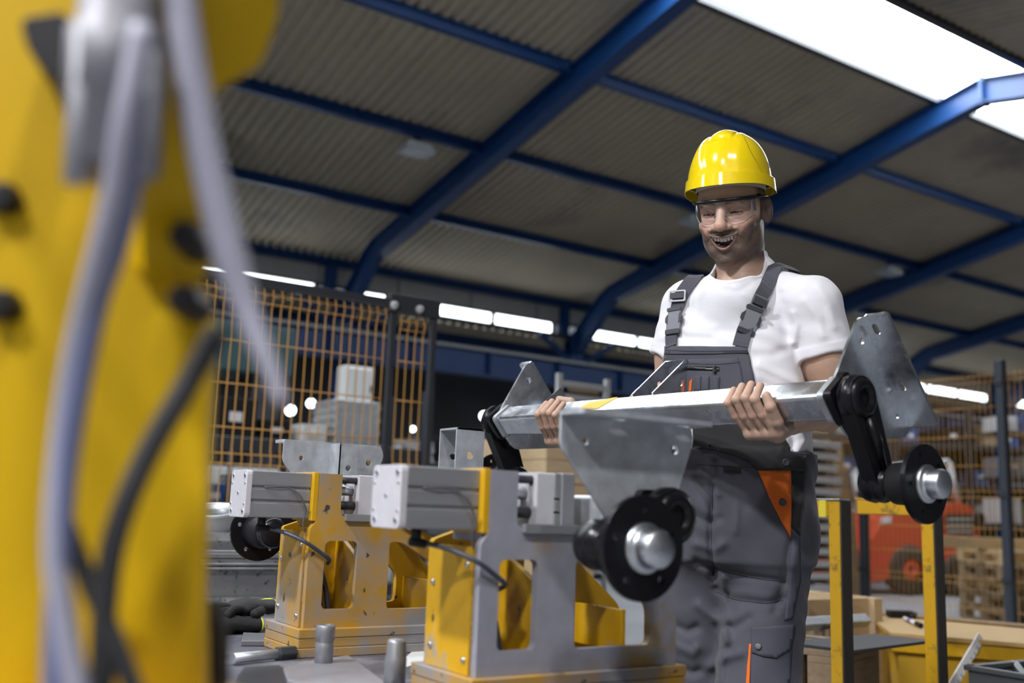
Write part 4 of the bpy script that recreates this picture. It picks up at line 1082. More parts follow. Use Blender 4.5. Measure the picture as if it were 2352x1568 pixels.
mc = thing('machine_housing', 'dark grey machine housing beside the fence post', 'machine', (c[0], c[1], 0))
mb = MB(); mb.bb((c[0] - .5, c[1], 0), (c[0] + .55, c[1] + .9, 1.75)); mb.build('body', DKGREY, mc, bevel=.03)
mb = MB(); mb.bb((c[0] - .35, c[1] - .03, .6), (c[0] + .2, c[1] + .01, 1.4)); mb.build('door', mat('slate_door', (.10, .105, .12), .5), mc, bevel=.01)
mb = MB(); mb.bb((c[0] + .3, c[1] - .04, 1.2), (c[0] + .48, c[1] + .0, 1.5)); mb.build('panel', LGREY, mc, bevel=.008)
# round work lamps
WLM = emit_mat('work_lamp_glass', (.95, 1.0, .98), 7.0)
for k, (px, py, d, lab) in enumerate(((535, 938, 9.5, 'small lit work lamp behind the left end of the fence'), (667, 942, 10.5, 'small lit work lamp behind the middle of the left fence'), (714, 926, 12.5, 'small lit work lamp beside the blue column'), (1112, 955, 12.0, 'small lit work lamp left of the carried axle'), (948, 985, 11.0, 'small lit work lamp right of the fence post'))):
    c = P(px, py, d)
    t = thing('work_lamp', lab, 'lamp', (c[0], c[1], 0), 'lit work lamps in the distance')
    r_ = .055 if k != 4 else .03
    mb = MB(); mb.lathe(c + HOR * .03, tuple(-HOR), [(-.06, .02), (-.03, r_), (.03, r_ * 1.1), (.03, r_)], 20); mb.build('reflector', DKGREY, t)
    mb = MB(); mb.lathe(c + HOR * .008, tuple(-HOR), [(0, r_ * .98), (.012, r_ * .7), (.018, .001)], 20); mb.build('lamp_glass', WLM, t)
    mb = MB(); mb.cyl((c[0] + HOR[0] * .06, c[1] + HOR[1] * .06, 0), (c[0] + HOR[0] * .06, c[1] + HOR[1] * .06, c[2]), .02, n=8); mb.build('pole', DKGREY, t)
# pine crates in the middle distance
for k, (px, py, d, w, lab) in enumerate(((1265, 1010, 5.6, .34, 'pale pine crate behind the axle in the fixtures'), (1165, 1022, 6.3, .42, 'second pale pine crate, left of and behind the first'))):
    c = P(px, py, d)
    t = thing('pine_crate', lab, 'crate', (c[0], c[1], 0), 'pine crates behind the fixtures')
    z = c[2]; q_ = 0
    while z > .05:
        for (lo_, hi_) in (((-w / 2, -.2), (w / 2, -.18)), ((-w / 2, -.18), (-w / 2 + .02, .2)), ((w / 2 - .02, -.18), (w / 2, .2))):
            mb = MB(); mb.bb((c[0] + lo_[0], c[1] + lo_[1], max(0, z - .12)), (c[0] + hi_[0], c[1] + hi_[1], z)); mb.build('plank', WOOD, t, bevel=.002, seg=1)
        z -= .124
    mb = MB(); mb.bb((c[0] - w / 2, c[1] - .2, c[2]), (c[0] + w / 2, c[1] + .2, c[2] + .018)); mb.build('lid', WOOD, t, bevel=.002)
# pale trolley frame behind the axle
c = P(1340, 880, 7.2)
t = thing('trolley_frame', 'pale steel trolley frame behind the carried axle', 'trolley', (c[0], c[1], 0))
for x in (-.22, .22):
    mb = MB(); mb.bb((c[0] + x - .02, c[1] - .02, 0), (c[0] + x + .02, c[1] + .02, c[2] + .05)); mb.build('post', LGREY, t, bevel=.003)
for z in (c[2] + .0, c[2] - .09, .5):
    mb = MB(); mb.bb((c[0] - .22, c[1] - .015, z - .04), (c[0] + .22, c[1] + .015, z)); mb.build('rail', LGREY if z > 1 else DKGREY, t, bevel=.003)
mb = MB(); mb.bb((c[0] - .15, c[1] - .03, c[2] - .075), (c[0] + .12, c[1] - .016, c[2] - .045)); mb.build('wood_batten', WOODD, t)
# fluorescent tubes hung in the neighbouring bay
for k in range(6):
    x = 3.0 + k * 5.12
    t = thing('tube_lamp', 'lit tube lamp under the neighbouring roof, %s along from the robot side' % ORD[k], 'lamp', (x, 19.0, 4.25), 'tube lamps in the neighbouring bay')
    mb = MB(); mb.bb((x - .7, 18.9, 4.27), (x + .7, 19.1, 4.33)); mb.build('housing', LGREY, t, bevel=.01)
    for y in (18.95, 19.05):
        mb = MB(); mb.cyl((x - .65, y, 4.25), (x + .65, y, 4.25), .018, n=10); mb.build('tube', WLM, t)
    mb = MB(); mb.tube([(x, 19, 4.3), (x, 19, 4.58)], .01, 6); mb.build('hanger', DKGREY, t)
    ld = bpy.data.lights.new('tube_light', 'AREA'); ld.shape = 'RECTANGLE'; ld.size = 1.3; ld.size_y = .15; ld.energy = 60; ld.color = (1, .98, .94)
    lo_ = bpy.data.objects.new('tube_light', ld); col.objects.link(lo_); lo_.location = (0, 0, -.03); lo_.parent = t
# ================================================================== the worker: organic surfaces from distance fields
def nets(fn, lo, hi, h, thr=3.0):
    """naive surface nets of fn(x, y, z) = 0 inside the box; returns verts, quads"""
    lo, hi = np.array(lo, float), np.array(hi, float)
    n = np.ceil((hi - lo) / h).astype(int) + 1
    st = 4
    nc = (n - 1) // st + 2
    ax = [lo[i] + np.arange(nc[i]) * h * st for i in range(3)]
    gx, gy, gz = np.meshgrid(*ax, indexing='ij')
    dc = fn(gx.ravel(), gy.ravel(), gz.ravel()).reshape(nc)
    idx = [np.minimum((np.arange(n[i]) + st // 2) // st, nc[i] - 1) for i in range(3)]
    D = dc[np.ix_(*idx)].copy()
    mk = np.abs(D) < h * st * thr
    ii = np.nonzero(mk)
    D[ii] = fn(lo[0] + ii[0] * h, lo[1] + ii[1] * h, lo[2] + ii[2] * h)
    S = D < 0
    c = [S[a:n[0] - 1 + a, b:n[1] - 1 + b, e:n[2] - 1 + e] for a in (0, 1) for b in (0, 1) for e in (0, 1)]
    cnt = sum(k.astype(np.int8) for k in c)
    act = (cnt > 0) & (cnt < 8)
    ci = np.stack(np.nonzero(act), 1)
    acc = np.zeros((len(ci), 3)); w = np.zeros(len(ci))
    cor = [(a, b, e) for a in (0, 1) for b in (0, 1) for e in (0, 1)]
    for p in cor:
        for k in range(3):
            if p[k] == 0:
                q = list(p); q[k] = 1
                d0 = D[ci[:, 0] + p[0], ci[:, 1] + p[1], ci[:, 2] + p[2]]
                d1 = D[ci[:, 0] + q[0], ci[:, 1] + q[1], ci[:, 2] + q[2]]
                m_ = (d0 < 0) != (d1 < 0)
                t = np.where(m_, d0 / np.where(m_, d0 - d1, 1), 0)
                pt = np.array(p, float)[None, :].repeat(len(ci), 0); pt[:, k] += t
                acc += pt * m_[:, None]; w += m_
    V = lo + (ci + acc / np.maximum(w, 1)[:, None]) * h
    vid = -np.ones(act.shape, int); vid[ci[:, 0], ci[:, 1], ci[:, 2]] = np.arange(len(ci))
    F = []
    for k in range(3):
        a, b = (k + 1) % 3, (k + 2) % 3
        sl0 = [slice(None)] * 3; sl1 = [slice(None)] * 3
        sl0[k] = slice(0, n[k] - 1); sl1[k] = slice(1, n[k])
        e = np.stack(np.nonzero(S[tuple(sl0)] != S[tuple(sl1)]), 1)
        ok = (e[:, a] > 0) & (e[:, b] > 0) & (e[:, a] < n[a] - 1) & (e[:, b] < n[b] - 1)
        e = e[ok]
        if not len(e): continue
        ins = S[e[:, 0], e[:, 1], e[:, 2]]
        qs = []
        for da, db in ((1, 1), (0, 1), (0, 0), (1, 0)):
            c_ = e.copy(); c_[:, a] -= da; c_[:, b] -= db
            qs.append(vid[c_[:, 0], c_[:, 1], c_[:, 2]])
        q = np.stack(qs, 1)
        q[~ins] = q[~ins][:, ::-1]
        F.append(q)
    F = np.concatenate(F)
    return V, F[(F >= 0).all(1)]

def smin(a, b, k):
    h = np.clip(.5 + .5 * (b - a) / k, 0, 1)
    return b + (a - b) * h - k * h * (1 - h)
def smax(a, b, k): return -smin(-a, -b, k)
def rcone(x, y, z, a, b, ra, rb):
    a, b = np.asarray(a, float), np.asarray(b, float)
    d = b - a
    t = np.clip(((x - a[0]) * d[0] + (y - a[1]) * d[1] + (z - a[2]) * d[2]) / (d @ d), 0, 1)
    return np.sqrt((x - a[0] - t * d[0]) ** 2 + (y - a[1] - t * d[1]) ** 2 + (z - a[2] - t * d[2]) ** 2) - (ra + t * (rb - ra))
def ell(x, y, z, c, r):
    X, Y, Z = x - c[0], y - c[1], z - c[2]
    k0 = np.sqrt((X / r[0]) ** 2 + (Y / r[1]) ** 2 + (Z / r[2]) ** 2)
    k1 = np.sqrt((X / r[0] ** 2) ** 2 + (Y / r[1] ** 2) ** 2 + (Z / r[2] ** 2) ** 2)
    return k0 * (k0 - 1) / np.maximum(k1, 1e-9)
def sst(e0, e1, x):
    t = np.clip((x - e0) / (e1 - e0), 0, 1); return t * t * (3 - 2 * t)

# person frame: u to the right of the picture, v away from the camera, z up
DP = 2.45
PO = P(1700, 1209, DP); PO[2] = 0
def Lp(px, py, d=DP):
    w = P(px, py, d) - PO
    return np.array([w @ R0, w @ HOR, w[2]])
def Lw(w):
    w = np.asarray(w, float) - PO
    return np.array([w @ R0, w @ HOR, w[2]])
PM = Matrix(((R0[0], HOR[0], 0, PO[0]), (R0[1], HOR[1], 0, PO[1]), (0, 0, 1, 0), (0, 0, 0, 1)))
def towld(V):
    return PO + V[:, :1] * R0 + V[:, 1:2] * HOR + V[:, 2:3] * np.array([0, 0, 1.0])

# ---- joints
SL_, EL_, WL_ = Lp(1866, 700, 2.385), Lp(1922, 930, 2.40), Lp(1818, 966, 2.13)
SR_, ER_ = Lp(1583, 706, 2.52), Lp(1540, 890, 2.55)
NECK0 = Lp(1706, 660, 2.47); NECK1 = Lp(1700, 560, 2.46)
def tube_at(px):
    lo, hi = 0.0, 1.0
    for _ in range(40):
        t = (lo + hi) / 2; w = HL + (HR - HL) * t - CAM
        x = 1176 + FPX * (w @ RT) / (w @ FWD)
        if x < px: lo = t
        else: hi = t
    return Vector(HL + (HR - HL) * lo)
TLc, TRc = tube_at(1742), tube_at(1296)
def T(c, a, b, z): return Lw(c + HA * a + HB * b + HU * z)
WR_ = T(TRc, .055, .075, -.070)
def hand_prims(c, sgn, wrist, thumb):
    """list of (a, b, ra, rb, k) cones for one hand wrapped round the tube"""
    out = []
    mc = []
    for i, (a, dl, r) in enumerate(((.037, .0, .0100), (.0135, .004, .0102), (-.0105, .002, .0098), (-.033, -.004, .0088))):
        a *= sgn
        m0 = T(c, a + sgn * .014, -.003, -.060); p0 = T(c, a + sgn * .004, -.037, -.026)
        d0 = T(c, a, -.058, .004 + dl); t0 = T(c, a - sgn * .004, -.035, .034 + dl)
        mc.append(m0)
        out += [('f', m0, p0, r + .0005, r), ('f', p0, d0, r, r - .0006), ('f', d0, t0, r - .0006, r - .0018)]
    base = wrist + (np.mean(mc, 0) - wrist) * .35
    for m0 in mc:
        b_ = wrist + (m0 - wrist) * .25
        out.append(('p', m0, b_, .0125, .018))
    out.append(('p', mc[0], mc[3], .012, .011))
    tp = [T(c, *q) for q in thumb]
    for k in range(len(tp) - 1):
        r = [.017, .0125, .0112, .0095][k:k + 2]
        out.append(('t', tp[k], tp[k + 1], r[0], r[1]))
    out.append(('p', tp[0], wrist, .016, .024))
    return out
HLp = hand_prims(TLc, 1, WL_, [(.040, .012, -.062), (.064, -.020, -.040), (.066, -.043, -.012), (.060, -.049, .010)])
HRp = hand_prims(TRc, -1, WR_, [(-.005, .045, -.052), (-.006, .058, .010), (-.030, .046, .046), (-.060, .030, .053)])
def hand_sdf(x, y, z, prims, wrist, elbow):
    pal = None; fing = []
    for (kk, a, b, ra, rb) in prims:
        d = rcone(x, y, z, a, b, ra, rb)
        if kk == 'p': pal = d if pal is None else smin(pal, d, .012)
    cur = pal
    ch = None; groups = []
    for (kk, a, b, ra, rb) in prims:
        if kk == 'p': continue
        d = rcone(x, y, z, a, b, ra, rb)
        groups.append((kk, d))
    i = 0
    f = [g for k_, g in groups if k_ == 'f']; th = [g for k_, g in groups if k_ == 't']
    fs = None
    for j in range(0, len(f), 3):
        c = smin(smin(f[j], f[j + 1], .004), f[j + 2], .004)
        fs = c if fs is None else smin(fs, c, .0016)
    t = th[0]
    for g in th[1:]: t = smin(t, g, .004)
    cur = smin(cur, fs, .007); cur = smin(cur, t, .009)
    return cur

# ---- head
HS = 1.07
HO = Lp(1680, 483, 2.425)
yw, pt_ = math.radians(28), math.radians(20)
hf = np.array([-math.sin(yw), -math.cos(yw), 0]); hl = np.array([math.cos(yw), -math.sin(yw), 0]); hu = np.array([0, 0, 1.0])
HY = hf * math.cos(pt_) - hu * math.sin(pt_); HZ_ = hu * math.cos(pt_) + hf * math.sin(pt_); HX = hl
def to_head(x, y, z):
    q = (x - HO[0], y - HO[1], z - HO[2])
    return tuple((q[0] * e[0] + q[1] * e[1] + q[2] * e[2]) / HS for e in (HX, HY, HZ_))
def from_head(p):
    p = np.asarray(p, float) * HS
    return HO + p[..., 0:1] * HX + p[..., 1:2] * HY + p[..., 2:3] * HZ_
def mouth_curves(ax):
    t = ax / .031
    zt = -.0560 + .0055 * t ** 2
    zb = -.0815 + .0295 * t ** 2
    return zt, zb
def head_sdf(x, y, z):
    X, Y, Z = to_head(x, y, z)
    A = np.abs(X)
    d = ell(X, Y, Z, (0, -.014, .034), (.0765, .096, .088))
    d = smin(d, ell(X, Y, Z, (0, .026, -.025), (.0660, .066, .085)), .03)
    d = smin(d, ell(X, Y, Z, (0, .036, -.083), (.052, .054, .035)), .028)
    d = smin(d, ell(A, Y, Z, (.044, .004, -.066), (.022, .030, .028)), .028)        # jaw angle
    d = smin(d, ell(X, Y, Z, (0, .077, -.107), (.020, .018, .0150)), .016)          # chin
    d = smin(d, ell(A, Y, Z, (.043, .060, -.030), (.020, .021, .017)), .014)        # raised cheek
    d = smin(d, rcone(A, Y, Z, (.006, .0845, .022), (.046, .070, .019), .0090, .008), .016)   # brow
    d = smax(d, -ell(A, Y, Z, (.0325, .096, .001), (.019, .020, .0125)), .010)      # eye socket
    lid = ell(A, Y, Z, (.0325, .0690, .0010), (.0165, .0150, .0135))
    d = smin(d, lid, .004)
    slit = np.maximum(np.abs(Z + .0015 + 5.0 * (A - .0325) ** 2) - .0019 + 6 * (A - .0325) ** 2, np.maximum(.074 - Y, np.abs(A - .0325) - .0135))
    d = smax(d, -slit, .0012)
    d = smin(d, rcone(A, Y, Z, (.020, .082, -.0155), (.046, .071, -.0130), .0035, .003), .006)   # lower lid bag
    d = smin(d, rcone(X, Y, Z, (0, .086, .016), (0, .109, -.025), .0085, .0120), .012)      # nose bridge
    d = smin(d, ell(X, Y, Z, (0, .1105, -.030), (.0140, .0125, .0110)), .008)       # nose tip
    d = smin(d, ell(A, Y, Z, (.0155, .0965, -.0330), (.0080, .0105, .0080)), .006)  # wings
    d = smax(d, -ell(A, Y, Z, (.0072, .1045, -.0435), (.0042, .0062, .0048)), .002)
    d = smin(d, ell(X, Y, Z, (0, .066, -.064), (.038, .034, .027)), .014)           # muzzle
    # smile folds
    fold = rcone(A, Y, Z, (.0215, .0985, -.0360), (.0400, .0805, -.0640), .0018, .0018)
    d = smax(d, -fold, .006)
    d = smin(d, rcone(A, Y, Z, (.030, .086, -.037), (.045, .069, -.055), .0075, .0085), .014)
    zt, zb = mouth_curves(A)
    sy = .1020 - 9.5 * A ** 2
    lipu = np.sqrt((Y - sy) ** 2 + ((Z - zt - .0012) * 1.0) ** 2) - .0036 * (1 - .35 * (A / .031) ** 2)
    lipl = np.sqrt((Y - sy + .002) ** 2 + ((Z - zb + .001) * .9) ** 2) - .0031 * (1 - .35 * (A / .031) ** 2)
    lips = np.maximum(np.minimum(lipu, lipl), A - .0325)
    d = smin(d, lips, .005)
    op = np.maximum(np.maximum(zb + .002 - Z, Z - zt + .0005), np.maximum(A - .0315, .070 - Y))
    d = smax(d, -op, .0022)
    # ears
    ex_, ey_, ez_ = A - .0790, Y + .014, Z + .006
    ea = ex_ * .82 + ey_ * .57; eb = ey_ * .82 - ex_ * .57
    ear = ell(ea, eb, ez_, (0.0, 0, 0), (.0070, .0185 , .0330))
    ear = smax(ear, -ell(ea, eb, ez_, (.0085, .001, .004), (.0068, .0105, .0200)), .003)
    d = smin(d, ear, .006)
    return d * HS
def neck_sdf(x, y, z):
    d = rcone(x, y, z, NECK0, from_head(np.array([0, -.032, -.045])), .060, .060)
    d = smin(d, rcone(x, y, z, NECK0 + np.array([.0, .03, -.05]), NECK0 + np.array([-.03, -.03, -.06]), .070, .064), .03)
    d = smin(d, rcone(x, y, z, from_head(np.array([.045, -.03, -.04])), NECK0 + np.array([-.015, -.045, -.01]), .017, .015), .02)
    d = smin(d, rcone(x, y, z, from_head(np.array([-.045, -.03, -.04])), NECK0 + np.array([-.035, -.04, -.01]), .017, .015), .02)
    return d
# ---- body core in the torso frame: l to his left, g to his front
TH = math.radians(24)
TLv = np.array([math.cos(TH), -math.sin(TH)]); TG = np.array([-math.sin(TH), -math.cos(TH)])
TC = Lp(1702, 1000, 2.47)[:2]
TB = np.array([  # z, half width, half depth, shift l, shift g
    (.80, .168, .125, .000, .005), (.90, .176, .132, .000, .005), (1.00, .168, .130, .005, .012), (1.08, .163, .132, .005, .016), (1.16, .163, .128, .003, .014), (1.24, .164, .124, -.012, .010),
    (1.32, .166, .120, -.024, .004), (1.38, .170, .112, -.026, -.004), (1.43, .165, .096, -.018, -.012), (1.465, .140, .080, -.008, -.016), (1.495, .100, .068, 0, -.018), (1.53, .060, .052, 0, -.020)])
def torso_sdf(x, y, z, grow=0.0):
    l = (x - TC[0]) * TLv[0] + (y - TC[1]) * TLv[1]; g = (x - TC[0]) * TG[0] + (y - TC[1]) * TG[1]
    a, b, sl, sg = (np.interp(z, TB[:, 0], TB[:, i]) for i in (1, 2, 3, 4))
    a = a + grow; b = b + grow
    e = 2.35
    k = (np.abs((l - sl) / a) ** e + np.abs((g - sg) / b) ** e + 1e-9) ** (1 / e)
    return (k - 1) * np.minimum(a, b) * .95
def arm_sdf(x, y, z, S, E, W):
    d = rcone(x, y, z, S, S + (E - S) * .55, .060, .057)
    d = smin(d, rcone(x, y, z, S + (E - S) * .45, E, .056, .046), .03)
    m_ = E + (W - E) * .3
    d2 = smin(rcone(x, y, z, E, m_, .044, .046), rcone(x, y, z, m_, W, .045, .029), .03)
    return smin(d, d2, .02)
def skin_sdf(x, y, z):
    d = smin(arm_sdf(x, y, z, SL_, EL_, WL_), arm_sdf(x, y, z, SR_, ER_, WR_), .01)
    d = smin(d, torso_sdf(x, y, z, -.016), .03)
    d = smin(d, neck_sdf(x, y, z), .03)
    d = smax(d, z - 1.80, .01); d = smax(d, .92 - z, .01)
    return d
def skin_head(x, y, z):
    return smin(head_sdf(x, y, z), skin_sdf(x, y, z), .016)
def skin_hand(prims, W, E):
    return lambda x, y, z: smin(hand_sdf(x, y, z, prims, W, E), skin_sdf(x, y, z), .014)
VS, FS = [], []
def addm(V, F):
    o = sum(len(v) for v in VS); VS.append(V); FS.append(F + o)
def bbox(pts, pad): 
    pts = np.array(pts); return pts.min(0) - pad, pts.max(0) + pad
hb = (HO + np.array([-.125, -.15, -.165]), HO + np.array([.125, .135, .135]))
lb = bbox([p for q in HLp for p in q[1:3]] + [WL_], .03)
rb_ = bbox([p for q in HRp for p in q[1:3]] + [WR_], .03)
V, F = nets(skin_head, hb[0], hb[1], .0017); addm(V, F); NHEAD = len(V)
V, F = nets(skin_hand(HLp, WL_, EL_), lb[0], lb[1], .0017); addm(V, F); NH1 = len(V)
V, F = nets(skin_hand(HRp, WR_, ER_), rb_[0], rb_[1], .0022); addm(V, F); NH2 = len(V)
bb_ = bbox([SL_, EL_, WL_, SR_, ER_, WR_, NECK1], .09)
bb_[0][2] = .93
V, F = nets(skin_sdf, bb_[0], bb_[1], .005)
cen = V[F].mean(1)
keep = np.ones(len(F), bool)
for lo_, hi_ in (hb, lb, rb_):
    keep &= ~((cen > lo_ + .008) & (cen < hi_ - .008)).all(1)
addm(V, F[keep])
V = np.concatenate(VS); F = np.concatenate(FS)
# ---- skin colour
def hash_noise(p, s):
    q = p * s
    return (np.sin(q[:, 0] * 12.9 + q[:, 1] * 78.2 + q[:, 2] * 37.7) * 43758.5) % 1.0
X, Y, Z = to_head(V[:, 0], V[:, 1], V[:, 2]); A = np.abs(X)
ishead = np.zeros(len(V), bool); ishead[:NHEAD] = True
base = np.array([.48, .315, .232]); Cc = np.tile(base, (len(V), 1))
def mixc(c, w):
    global Cc
    Cc = Cc * (1 - w[:, None]) + np.array(c) * w[:, None]
rosy = np.exp(-(((A - .045) / .02) ** 2 + ((Z + .03) / .02) ** 2)) * ishead * (Y > .02)
mixc((.56, .28, .21), rosy * .55)
mixc((.54, .27, .20), np.exp(-((X / .014) ** 2 + ((Z + .030) / .014) ** 2)) * (Y > .09) * ishead * .5)
mixc((.54, .29, .22), sst(.074, .082, A) * ishead * (Y < .02) * (Y > -.05) * (Z > -.06) * .6)
# stubble: jaw, chin, moustache, sideburns
jaw_line = -.058 + .032 * sst(.025, .07, A) + .05 * sst(.06, .074, A) * (Y < .02)
beard = sst(.012, -.006, Z - jaw_line)
beard *= 1 - sst(-.112, -.138, Z) * .85
beard *= sst(-.055, -.03, Y)
mous = sst(.042, .030, A) * (Y > .065) * sst(-.0385, -.0425, Z - .10 * A) * sst(-.080, -.070, Z)
zt, zb = mouth_curves(A)
inmouth = (Z < zt + .0028) & (Z > zb - .0065) & (A < .034) & (Y > .06)
gap = np.exp(-(((A - .030) / .010) ** 2 + ((Z + .078) / .010) ** 2)) * .5
bd = np.maximum(beard * (1 - gap), mous) * ishead * (Y > -.06)
bd[inmouth] *= 0
bd *= .78 + .22 * (hash_noise(V, 900.0))
mixc((.050, .037, .030), np.clip(bd * .93, 0, 1))
lipw = inmouth & (((Z > zt - .0015)) | (Z < zb + .004)) & ishead
mixc((.21, .10, .088), lipw * .9)
cav = (Z < zt - .0004) & (Z > zb + .0024) & (A < .0312) & (Y < .0965 - 9.5 * A ** 2) & (Y > .05) & ishead
mixc((.09, .018, .018), cav * 1.0)
brow = np.exp(-((Z - (.0215 + .10 * (A - .012) - 3.2 * np.maximum(A - .034, 0) ** 2 * 10)) / .0042) ** 2) * sst(.008, .014, A) * sst(.054, .046, A) * (Y > .05) * ishead
mixc((.045, .032, .025), np.clip(brow, 0, 1) * .85)
hair = sst(.010, .020, Z) * sst(.040, .015, Y) * ishead * sst(.058, .066, np.sqrt(X ** 2 + (Y * .2) ** 2))
hair = np.maximum(hair, sst(.0, .010, Z) * (Y < -.02) * ishead * (A < .079))
mixc((.035, .026, .021), np.clip(hair, 0, 1) * .85)
lash = np.exp(-((Z + .0015 + 5.0 * (A - .0325) ** 2) / .0034) ** 2) * sst(.0165, .0125, np.abs(A - .0325)) * (Y > .064) * ishead
mixc((.10, .055, .045), np.clip(lash * .9, 0, 1))
mixc((.40, .20, .16), np.exp(-(((A - .0325) / .016) ** 2 + ((Z + .002) / .012) ** 2)) * (Y > .05) * ishead * .35)
# nails and knuckles
ishand = np.zeros(len(V), bool); ishand[NHEAD:NHEAD + NH1 + NH2] = True
for prims in (HLp, HRp):
    for j in range(0, 12, 3):
        p0 = prims[j][2]; 
        mixc((.50, .24, .18), np.exp(-(((V - p0) ** 2).sum(1)) / .010 ** 2) * ishand * .45)
        p0 = prims[j + 2][2]
        mixc((.58, .33, .27), np.exp(-(((V - p0) ** 2).sum(1)) / .009 ** 2) * ishand * .5)
SKIN = mat('skin', base, .48, 0, attr='Col', var=.05, vscale=60, bump=.05, bscale=450, sss=.0)

person = thing('person', 'smiling worker in white t-shirt and dark grey bib overalls carrying an axle', 'person', mtx=PM)
def add_np(name, V, F, m_, parent, colr=None, smooth=True):
    me = bpy.data.meshes.new(name)
    me.vertices.add(len(V)); me.vertices.foreach_set('co', np.ascontiguousarray(V, dtype=np.float32).ravel())
    k = F.shape[1]
    me.loops.add(F.size); me.loops.foreach_set('vertex_index', np.ascontiguousarray(F, dtype=np.int32).ravel())
    me.polygons.add(len(F)); me.polygons.foreach_set('loop_start', np.arange(0, F.size, k, dtype=np.int32))
    me.update(calc_edges=True); me.validate()
    me.polygons.foreach_set('use_smooth', [smooth] * len(me.polygons))
    if colr is not None:
        at = me.color_attributes.new('Col', 'FLOAT_COLOR', 'POINT')
        at.data.foreach_set('color', np.concatenate([colr, np.ones((len(colr), 1))], 1).astype(np.float32).ravel())
    me.materials.append(m_)
    return link(name, me, parent)
add_np('body', V, F, SKIN, person, Cc)

# eyes and teeth
EYE = mat('eye', (.62, .60, .57), .15, attr='Col')
TEETH = mat('teeth', (.80, .76, .66), .3)
for s in (-1, 1):
    n = 14
    vs, cs_ = [], []
    for i in range(n + 1):
        th = math.pi * i / n
        for j in range(20):
            ph = 2 * math.pi * j / 20
            q = np.array([math.sin(th) * math.cos(ph), math.cos(th), math.sin(th) * math.sin(ph)])
            vs.append(from_head(np.array([s * .0325, .0690, .0010]) + q * .0118))
            lk = math.degrees(math.acos(max(-1, min(1, float(q @ np.array([-.12, .95, -.28]) / 1.0)))))
            cs_.append((.012, .009, .008) if lk < 27 else (.42, .39, .37))
    fs = [(i * 20 + j, i * 20 + (j + 1) % 20, (i + 1) * 20 + (j + 1) % 20, (i + 1) * 20 + j) for i in range(n) for j in range(20)]
    add_np('eyeball', np.array(vs).reshape(-1, 3), np.array(fs), EYE, person, np.array(cs_))
tt = MB()
def tooth(x, z0, z1, yo, w):
    y = .0955 - 9.5 * x * x + yo
    ya = math.atan(-19 * x)
    v = []
    for zz, ww, th in ((z0, w, .0), (z0 * .4 + z1 * .6, w, .0012), (z1, w * .88, .0002)):
        for sx, dy in ((-1, -.0012), (-.55, th), (.55, th), (1, -.0012)):
            px_ = x + sx * ww / 2 * math.cos(ya); py_ = y + dy + sx * ww / 2 * math.sin(ya)
            v.append(from_head(np.array([px_, py_, zz])))
    f = [(r * 4 + k, r * 4 + k + 1, r * 4 + k + 5, r * 4 + k + 4) for r in range(2) for k in range(3)] + [(8, 9, 10, 11)]
    tt.add([tuple(np.ravel(q)) for q in v], f, False)
xs = 0
for k, w in enumerate((.0083, .0068, .0076, .0066, .0060)):
    xc = xs + w / 2; xs += w + .0003
    for s in (-1, 1):
        tooth(s * xc, float(mouth_curves(np.array(xc))[0]) + .0025, float(mouth_curves(np.array(xc))[0]) - (.0098, .0090, .0092, .0076, .006)[k], 0, w)
tt.build('teeth', TEETH, person, world=False)
tt = MB(); xs = 0
for k, w in enumerate((.0056, .006, .0064)):
    xc = xs + w / 2; xs += w + .0003
    for s in (-1, 1):
        tooth(s * xc, float(mouth_curves(np.array(xc))[1]) + .001, float(mouth_curves(np.array(xc))[1]) + .0040, -.010, w)
tt.build('lower_teeth', TEETH, person, world=False)
mb = MB(); vs = []
tg = MB()
rows = 6
for i in range(rows + 1):
    for j in range(9):
        u_ = -1 + 2 * j / 8; w_ = i / rows
        vs.append(from_head(np.array([u_ * .019 * (1 - .3 * w_ ** 2), .068 + .022 * w_ , -.0770 + .004 * (1 - u_ * u_) - .003 * w_])).ravel())
tg.add(vs, [(i * 9 + j, i * 9 + j + 1, (i + 1) * 9 + j + 1, (i + 1) * 9 + j) for i in range(rows) for j in range(8)], True)
tg.build('tongue', mat('tongue', (.35, .09, .09), .35), person, world=False)
# ================================================================== clothing
CW = mat('white_cotton', (.74, .74, .775), .85, 0, bump=.06, bscale=300, sheen=.2)
CG = mat('grey_workwear_cloth', (.062, .062, .080), .82, 0, var=.10, vscale=14, bump=.10, bscale=500, sheen=.15)
CB = mat('black_workwear_cloth', (.012, .012, .013), .85, 0, bump=.10, bscale=500, sheen=.1)
CN = mat('dark_pocket_cloth', (.055, .058, .078), .82, 0, bump=.10, bscale=500)
CO = mat('orange_workwear_cloth', (.72, .14, .006), .8, 0, bump=.08, bscale=500, sheen=.1)
BUCK = mat('dark_buckle_plastic', (.05, .053, .062), .38)
BUCKL = mat('grey_buckle_plastic', (.20, .21, .235), .36)
BUCKS = mat('pale_slider_metal', (.42, .42, .45), .3, .6)

